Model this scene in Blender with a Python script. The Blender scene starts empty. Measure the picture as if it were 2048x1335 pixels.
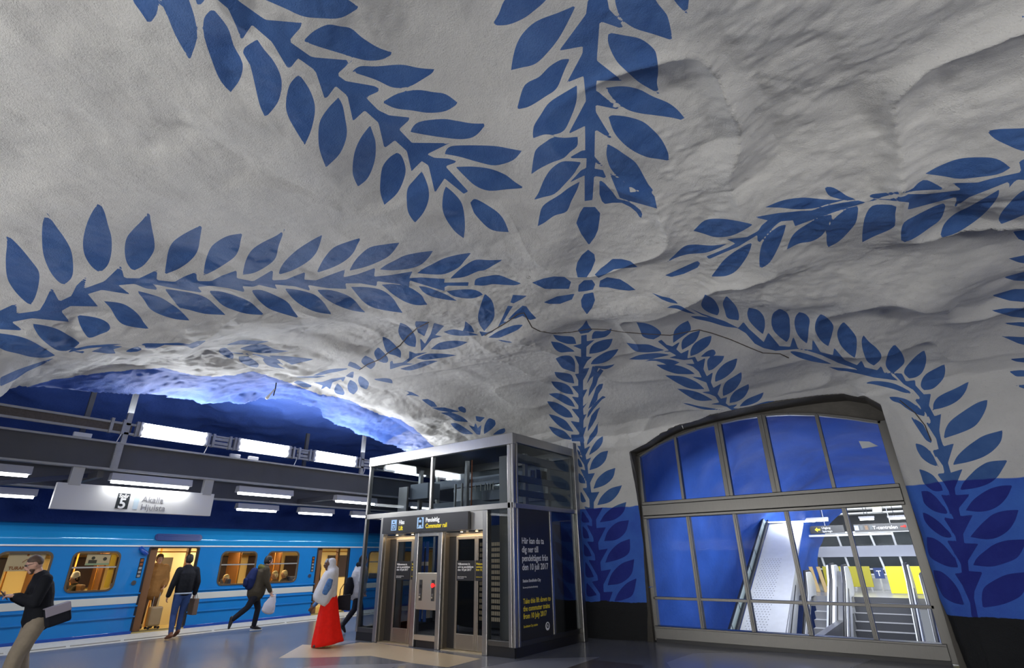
import bpy, bmesh, math, random
import numpy as np
from mathutils import Vector, Matrix
random.seed(7)
# ------------------------------------------------------------------ camera, world, light, exposure
W, H, FOC = 2048, 1335, 1047.2
YAW, PITCH, ROLL = math.radians(36.8767), math.radians(23.0559), math.radians(-0.8528)
CAM = np.array([0, 0, 1.6])
_f = np.array([-math.sin(YAW)*math.cos(PITCH), math.cos(YAW)*math.cos(PITCH), math.sin(PITCH)])
_r = np.array([math.cos(YAW), math.sin(YAW), 0.0]); _u = np.cross(_r, _f)
CR = _r*math.cos(ROLL)+_u*math.sin(ROLL); CU = -_r*math.sin(ROLL)+_u*math.cos(ROLL); CF = _f
scn = bpy.context.scene
COL = scn.collection
cam = bpy.data.cameras.new('camera'); cam.sensor_width = 36; cam.lens = FOC/W*36; cam.clip_start = .05
camo = bpy.data.objects.new('camera', cam); COL.objects.link(camo)
camo.matrix_world = Matrix(((CR[0], CU[0], -CF[0], CAM[0]), (CR[1], CU[1], -CF[1], CAM[1]), (CR[2], CU[2], -CF[2], CAM[2]), (0, 0, 0, 1)))
scn.camera = camo
w = bpy.data.worlds.new('station_air'); scn.world = w; w.use_nodes = True
w.node_tree.nodes['Background'].inputs[0].default_value = (.88, .92, 1, 1)
w.node_tree.nodes['Background'].inputs[1].default_value = .30
scn.view_settings.view_transform = 'Standard'; scn.view_settings.look = 'None'
scn.view_settings.gamma = 1; scn.view_settings.exposure = 0.06
def area(name, loc, tgt, sx, sy, power, col=(1, .97, .92)):
    l = bpy.data.lights.new(name, 'AREA'); l.shape = 'RECTANGLE'; l.size = sx; l.size_y = sy; l.energy = power; l.color = col
    o = bpy.data.objects.new(name, l); COL.objects.link(o); o.location = loc
    o.rotation_euler = (Vector(tgt)-Vector(loc)).to_track_quat('-Z', 'Y').to_euler()
    return o
# hall fills: added area lights for assumed uplighters out of view, no fixtures
area('hall_fill', (6.0, 2.0, 1.6), (-1.0, 5.5, 5.6), 6.0, .4, 330)
area('hall_fill', (-6.5, -4.5, 2.0), (-5.0, 2.5, 5.6), 8.0, .5, 330)
area('hall_fill', (1.0, -4.5, 2.0), (0.0, 3.0, 5.6), 6.0, .5, 120)
area('platform_uplight', (-12.0, 5.5, 4.3), (-12.0, 5.5, 6.0), .5, 9.0, 85, (.86, .92, 1))
area('escalator_hall_light', (-1.8, 26.0, 3.3), (-1.8, 26.0, 0.0), 6.0, 4.0, 300, (.97, .98, 1))
area('landing_fill', (-1.8, 19.8, 2.85), (-1.9, 21.5, 0.0), 4.0, .5, 260, (.97, .98, 1))  # added to brighten the yellow panels from the front, no fixture here
area('escalator_shaft_fill', (-2.2, 14.5, 2.9), (-3.0, 17.5, 0.0), 3.0, .5, 190, (.97, .98, 1))  # added fill for the shaft rock and ramp, without a lamp of its own
# ------------------------------------------------------------------ helpers
def ray(x, y):
    d = CF+CR*(x-W/2)/FOC-CU*(y-H/2)/FOC
    return d/np.linalg.norm(d)
def on_z(x, y, z=0.): d = ray(x, y); return CAM+d*((z-CAM[2])/d[2])
def on_x(x, y, X): d = ray(x, y); return CAM+d*((X-CAM[0])/d[0])
def on_y(x, y, Y): d = ray(x, y); return CAM+d*((Y-CAM[1])/d[1])
MATS = {}
def mat(name, col, rough=.5, metal=0., spec=.5, noise=0, nscale=8, bump=0, bscale=40, emit=None, es=0, coat=0, stretch=None, trans=0):
    m = bpy.data.materials.new(name); m.use_nodes = True; nt = m.node_tree; b = nt.nodes['Principled BSDF']
    b.inputs['Base Color'].default_value = (*col, 1); b.inputs['Roughness'].default_value = rough
    b.inputs['Metallic'].default_value = metal; b.inputs['Specular IOR Level'].default_value = spec
    if coat: b.inputs['Coat Weight'].default_value = coat; b.inputs['Coat Roughness'].default_value = .05
    if emit: b.inputs['Emission Color'].default_value = (*emit, 1); b.inputs['Emission Strength'].default_value = es
    if noise or bump:
        tc = nt.nodes.new('ShaderNodeTexCoord'); mp = nt.nodes.new('ShaderNodeMapping'); nt.links.new(tc.outputs['Object'], mp.inputs[0])
        if stretch: mp.inputs['Scale'].default_value = stretch
    if noise:
        n = nt.nodes.new('ShaderNodeTexNoise'); n.inputs['Scale'].default_value = nscale; n.inputs['Detail'].default_value = 4
        nt.links.new(mp.outputs[0], n.inputs[0])
        mx = nt.nodes.new('ShaderNodeMix'); mx.data_type = 'RGBA'
        mx.inputs[6].default_value = (*[max(0, c*(1-noise)) for c in col], 1); mx.inputs[7].default_value = (*[min(1, c*(1+noise)) for c in col], 1)
        nt.links.new(n.outputs[0], mx.inputs[0]); nt.links.new(mx.outputs[2], b.inputs['Base Color'])
    if bump:
        n = nt.nodes.new('ShaderNodeTexNoise'); n.inputs['Scale'].default_value = bscale
        nt.links.new(mp.outputs[0], n.inputs[0]); bu = nt.nodes.new('ShaderNodeBump'); bu.inputs['Strength'].default_value = bump; bu.inputs['Distance'].default_value = .02
        nt.links.new(n.outputs[0], bu.inputs['Height']); nt.links.new(bu.outputs[0], b.inputs['Normal'])
    MATS[name] = m
    return m
def glass(name, tint=(.75, .8, .82), refl=.12):
    m = bpy.data.materials.new(name); m.use_nodes = True; nt = m.node_tree; nt.nodes.clear()
    o = nt.nodes.new('ShaderNodeOutputMaterial'); t = nt.nodes.new('ShaderNodeBsdfTransparent'); g = nt.nodes.new('ShaderNodeBsdfGlossy')
    t.inputs[0].default_value = (*tint, 1); g.inputs['Roughness'].default_value = .02; g.inputs['Color'].default_value = (1, 1, 1, 1)
    f = nt.nodes.new('ShaderNodeLayerWeight'); f.inputs['Blend'].default_value = refl
    mx = nt.nodes.new('ShaderNodeMixShader'); nt.links.new(f.outputs['Fresnel'], mx.inputs[0]); nt.links.new(t.outputs[0], mx.inputs[1]); nt.links.new(g.outputs[0], mx.inputs[2])
    nt.links.new(mx.outputs[0], o.inputs[0]); MATS[name] = m
    return m
def brushed(name, col, rough=.28):
    m = mat(name, col, rough, 1.0, noise=.12, nscale=5, stretch=(30, 30, 1.5))
    return m
steel = brushed('brushed_steel', (.42, .41, .39), .3)
steel_d = brushed('brushed_steel_soft', (.15, .147, .14), .34)
steel_w = mat('galvanised_steel', (.42, .42, .41), .5, .7, noise=.2, nscale=12)
grey_paint = mat('grey_paint', (.085, .085, .09), .55, .1, noise=.15, nscale=3)
flange = mat('light_grey_paint', (.40, .40, .39), .5, .2, noise=.2, nscale=9)
dark = mat('dark_metal', (.018, .019, .022), .45, .3)
black = mat('black_plinth', (.012, .012, .014), .35)
rubber = mat('black_rubber', (.02, .02, .022), .5)
white_sign = mat('white_sign', (.74, .74, .73), .3)
tube_m = mat('lamp_tube', (1, 1, 1), .4, emit=(.96, .98, 1), es=14)
tube_s = mat('lamp_tube_soft', (1, 1, 1), .4, emit=(.96, .97, 1), es=5)
warm_lamp = mat('warm_lamp', (1, 1, 1), .4, emit=(1, .72, .33), es=6)
housing = mat('lamp_housing', (.45, .45, .47), .45, .2)
lift_glass = glass('lift_glass', (.74, .77, .79), .13)
win_glass = glass('window_glass', (.93, .95, .97), .04)
train_glass = glass('train_glass', (.9, .86, .76), .10)
class MB:
    def __init__(s): s.v = []; s.f = []; s.mi = []; s.m = 0
    def add(s, vs, fs):
        n = len(s.v); s.v += [tuple(map(float, p)) for p in vs]
        s.f += [tuple(n+i for i in f) for f in fs]; s.mi += [s.m]*len(fs)
        return s
    def box(s, x0, x1, y0, y1, z0, z1):
        return s.add([(x0, y0, z0), (x1, y0, z0), (x1, y1, z0), (x0, y1, z0), (x0, y0, z1), (x1, y0, z1), (x1, y1, z1), (x0, y1, z1)],
                     [(0, 3, 2, 1), (4, 5, 6, 7), (0, 1, 5, 4), (1, 2, 6, 5), (2, 3, 7, 6), (3, 0, 4, 7)])
    def beam(s, p, q, w, h, up=(0, 0, 1)):
        p, q = np.array(p, float), np.array(q, float); d = q-p; d /= np.linalg.norm(d)
        up = np.array(up, float); sd = np.cross(d, up)
        if np.linalg.norm(sd) < 1e-5: sd = np.cross(d, (1, 0, 0))
        sd /= np.linalg.norm(sd); u = np.cross(sd, d); a = sd*w/2; b = u*h/2
        return s.add([p-a-b, p+a-b, p+a+b, p-a+b, q-a-b, q+a-b, q+a+b, q-a+b], [(0, 1, 2, 3), (7, 6, 5, 4), (0, 4, 5, 1), (1, 5, 6, 2), (2, 6, 7, 3), (3, 7, 4, 0)])
    def tube(s, pts, rad, n=12, side=None, caps=True):
        pts = [np.array(p, float) for p in pts]
        if not isinstance(rad, list): rad = [rad]*len(pts)
        rad = [(r, r) if not isinstance(r, (list, tuple)) else r for r in rad]
        P = list(pts); R = list(rad)
        if caps:
            for end in (0, 1):
                i, j = (0, 1) if end == 0 else (len(pts)-1, len(pts)-2)
                d = pts[i]-pts[j]; L = np.linalg.norm(d); d = d/(L if L > 1e-9 else 1); r = max(rad[i]) if caps is True else caps
                r = min(rad[i]) if caps is True else r
                ex = [(pts[i]+d*r*math.sin(t), (rad[i][0]*math.cos(t), rad[i][1]*math.cos(t))) for t in (.5, .95, 1.35)]
                if end == 0: P = [e[0] for e in ex[::-1]]+P; R = [e[1] for e in ex[::-1]]+R
                else: P += [e[0] for e in ex]; R += [e[1] for e in ex]
        n0 = len(s.v); m = len(P); prev = None
        for k in range(m):
            d = P[min(k+1, m-1)]-P[max(k-1, 0)]; d = d/(np.linalg.norm(d)+1e-12)
            sv = np.array(side, float) if side is not None else (prev if prev is not None else (np.array((1., 0, 0)) if abs(d[0]) < .8 else np.array((0, 1., 0))))
            sv = sv-d*(sv@d); sv /= np.linalg.norm(sv)+1e-12; prev = sv; u = np.cross(d, sv)
            for a in range(n):
                t = 2*math.pi*a/n
                s.v.append(tuple(P[k]+sv*R[k][0]*math.cos(t)+u*R[k][1]*math.sin(t)))
        for k in range(m-1):
            for a in range(n):
                b = (a+1) % n
                s.f.append((n0+k*n+a, n0+k*n+b, n0+(k+1)*n+b, n0+(k+1)*n+a)); s.mi.append(s.m)
        s.f.append(tuple(n0+a for a in range(n))[::-1]); s.f.append(tuple(n0+(m-1)*n+a for a in range(n))); s.mi += [s.m]*2
        return s
    def cyl(s, p, q, r, n=16): return s.tube([p, q], r, n, caps=False)
    def ball(s, c, r, sq=(1, 1, 1), n=14):
        c = np.array(c, float); n0 = len(s.v); m = n//2+1
        for i in range(1, m):
            t = math.pi*i/m
            for a in range(n):
                p = 2*math.pi*a/n
                s.v.append((c[0]+r*sq[0]*math.sin(t)*math.cos(p), c[1]+r*sq[1]*math.sin(t)*math.sin(p), c[2]+r*sq[2]*math.cos(t)))
        top = len(s.v); s.v.append((c[0], c[1], c[2]+r*sq[2])); bot = len(s.v); s.v.append((c[0], c[1], c[2]-r*sq[2]))
        for i in range(m-2):
            for a in range(n):
                b = (a+1) % n; s.f.append((n0+i*n+a, n0+(i+1)*n+a, n0+(i+1)*n+b, n0+i*n+b)); s.mi.append(s.m)
        for a in range(n):
            b = (a+1) % n
            s.f.append((top, n0+a, n0+b)); s.f.append((bot, n0+(m-2)*n+b, n0+(m-2)*n+a)); s.mi += [s.m]*2
        return s
    def prism(s, poly, fn, t0, t1):
        n = len(poly)
        vs = [fn(a, b, t0) for a, b in poly]+[fn(a, b, t1) for a, b in poly]
        fs = [tuple(range(n)), tuple(range(2*n-1, n-1, -1))]+[(i, n+i, n+(i+1) % n, (i+1) % n) for i in range(n)]
        return s.add(vs, fs)
    def mesh(s, name, off=(0, 0, 0)):
        me = bpy.data.meshes.new(name); off = np.array(off, float)
        me.from_pydata([tuple(np.array(v)-off) for v in s.v], [], s.f); me.update()
        bm = bmesh.new(); bm.from_mesh(me); bmesh.ops.recalc_face_normals(bm, faces=bm.faces); bm.to_mesh(me); bm.free()
        return me
    def build(s, name, m, parent=None, smooth=False, bevel=0, label=None, loc=None):
        off = root_off(parent) if parent else (loc or (0, 0, 0))
        me = s.mesh(name, off)
        for x in (m if isinstance(m, (list, tuple)) else [m]): me.materials.append(x)
        if isinstance(m, (list, tuple)): me.polygons.foreach_set('material_index', s.mi)
        if smooth: me.polygons.foreach_set('use_smooth', [True]*len(me.polygons))
        o = bpy.data.objects.new(name, me); COL.objects.link(o)
        if parent: o.parent = parent
        else: o.location = off
        if bevel:
            b = o.modifiers.new('b', 'BEVEL'); b.width = bevel; b.segments = 2; b.limit_method = 'ANGLE'
        if label: o['label'] = label
        return o
OFF = {}
def root_off(o):
    t = np.zeros(3)
    while o is not None: t += np.array(o.location); o = o.parent
    return t
def tag(o, label=None, cat=None, group=None, kind=None):
    if label: o['label'] = label
    if cat: o['category'] = cat
    if group: o['group'] = group
    if kind: o['kind'] = kind
    return o
def thing(name, label, cat, loc, group=None, kind=None):
    o = bpy.data.objects.new(name, None); COL.objects.link(o); o.location = loc; o.empty_display_size = .1
    return tag(o, label, cat, group, kind)
def copy_tree(o, parent=None):
    c = o.copy(); COL.objects.link(c)
    if parent: c.parent = parent
    for ch in list(o.children): copy_tree(ch, c)
    return c
def ev_mesh(o, name):
    dg = bpy.context.evaluated_depsgraph_get(); dg.update()
    me = bpy.data.meshes.new_from_object(o.evaluated_get(dg), depsgraph=dg)
    me.name = name
    return me
def fill_plate(name, loops, depth, fn, m, parent=None, label=None):
    """flat plate from 2D loops (first is the outline, the rest holes), mapped by fn(u, v, t) with t in 0..depth"""
    cu = bpy.data.curves.new('c', 'CURVE'); cu.dimensions = '2D'; cu.fill_mode = 'BOTH'; cu.extrude = depth/2
    for lp in loops:
        sp = cu.splines.new('POLY'); sp.points.add(len(lp)-1)
        for i, (a, b) in enumerate(lp): sp.points[i].co = (a, b, 0, 1)
        sp.use_cyclic_u = True
    o = bpy.data.objects.new('c', cu); COL.objects.link(o); me = ev_mesh(o, name); bpy.data.objects.remove(o); bpy.data.curves.remove(cu)
    off = root_off(parent) if parent else np.zeros(3)
    for v in me.vertices: v.co = Vector(tuple(np.array(fn(v.co.x, v.co.y, v.co.z+depth/2), float)-off))
    me.materials.clear(); me.materials.append(m)
    bm = bmesh.new(); bm.from_mesh(me); bmesh.ops.remove_doubles(bm, verts=bm.verts, dist=1e-5); bmesh.ops.recalc_face_normals(bm, faces=bm.faces); bm.to_mesh(me); bm.free()
    ob = bpy.data.objects.new(name, me); COL.objects.link(ob)
    if parent: ob.parent = parent
    if label: ob['label'] = label
    return ob
def rrect(x0, x1, y0, y1, r, n=5, fn=None):
    pts = []
    for cx, cy, a0 in ((x1-r, y0+r, -90), (x1-r, y1-r, 0), (x0+r, y1-r, 90), (x0+r, y0+r, 180)):
        for k in range(n+1):
            a = math.radians(a0+90*k/n); pts.append((cx+r*math.cos(a), cy+r*math.sin(a)))
    return pts
def text(name, body, size, origin, ux, uy, m, parent=None, align='LEFT', ext=.002, space=1.0, bold=0, sx=1.0):
    """lettering as thin raised mesh; ux = reading direction, uy = up"""
    cu = bpy.data.curves.new('t', 'FONT'); cu.body = body; cu.size = size; cu.extrude = ext; cu.align_x = align; cu.space_line = space; cu.offset = bold; cu.resolution_u = 3
    o = bpy.data.objects.new('t', cu); COL.objects.link(o); me = ev_mesh(o, name); bpy.data.objects.remove(o); bpy.data.curves.remove(cu)
    ux, uy = np.array(ux, float), np.array(uy, float); un = np.cross(ux, uy); off = root_off(parent) if parent else np.zeros(3); og = np.array(origin, float)
    for v in me.vertices: v.co = Vector(tuple(og+ux*v.co.x*sx+uy*v.co.y+un*v.co.z-off))
    me.materials.clear(); me.materials.append(m)
    ob = bpy.data.objects.new(name, me); COL.objects.link(ob)
    if parent: ob.parent = parent
    return ob
def solid(o): tag(o, kind='structure'); return o

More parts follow.
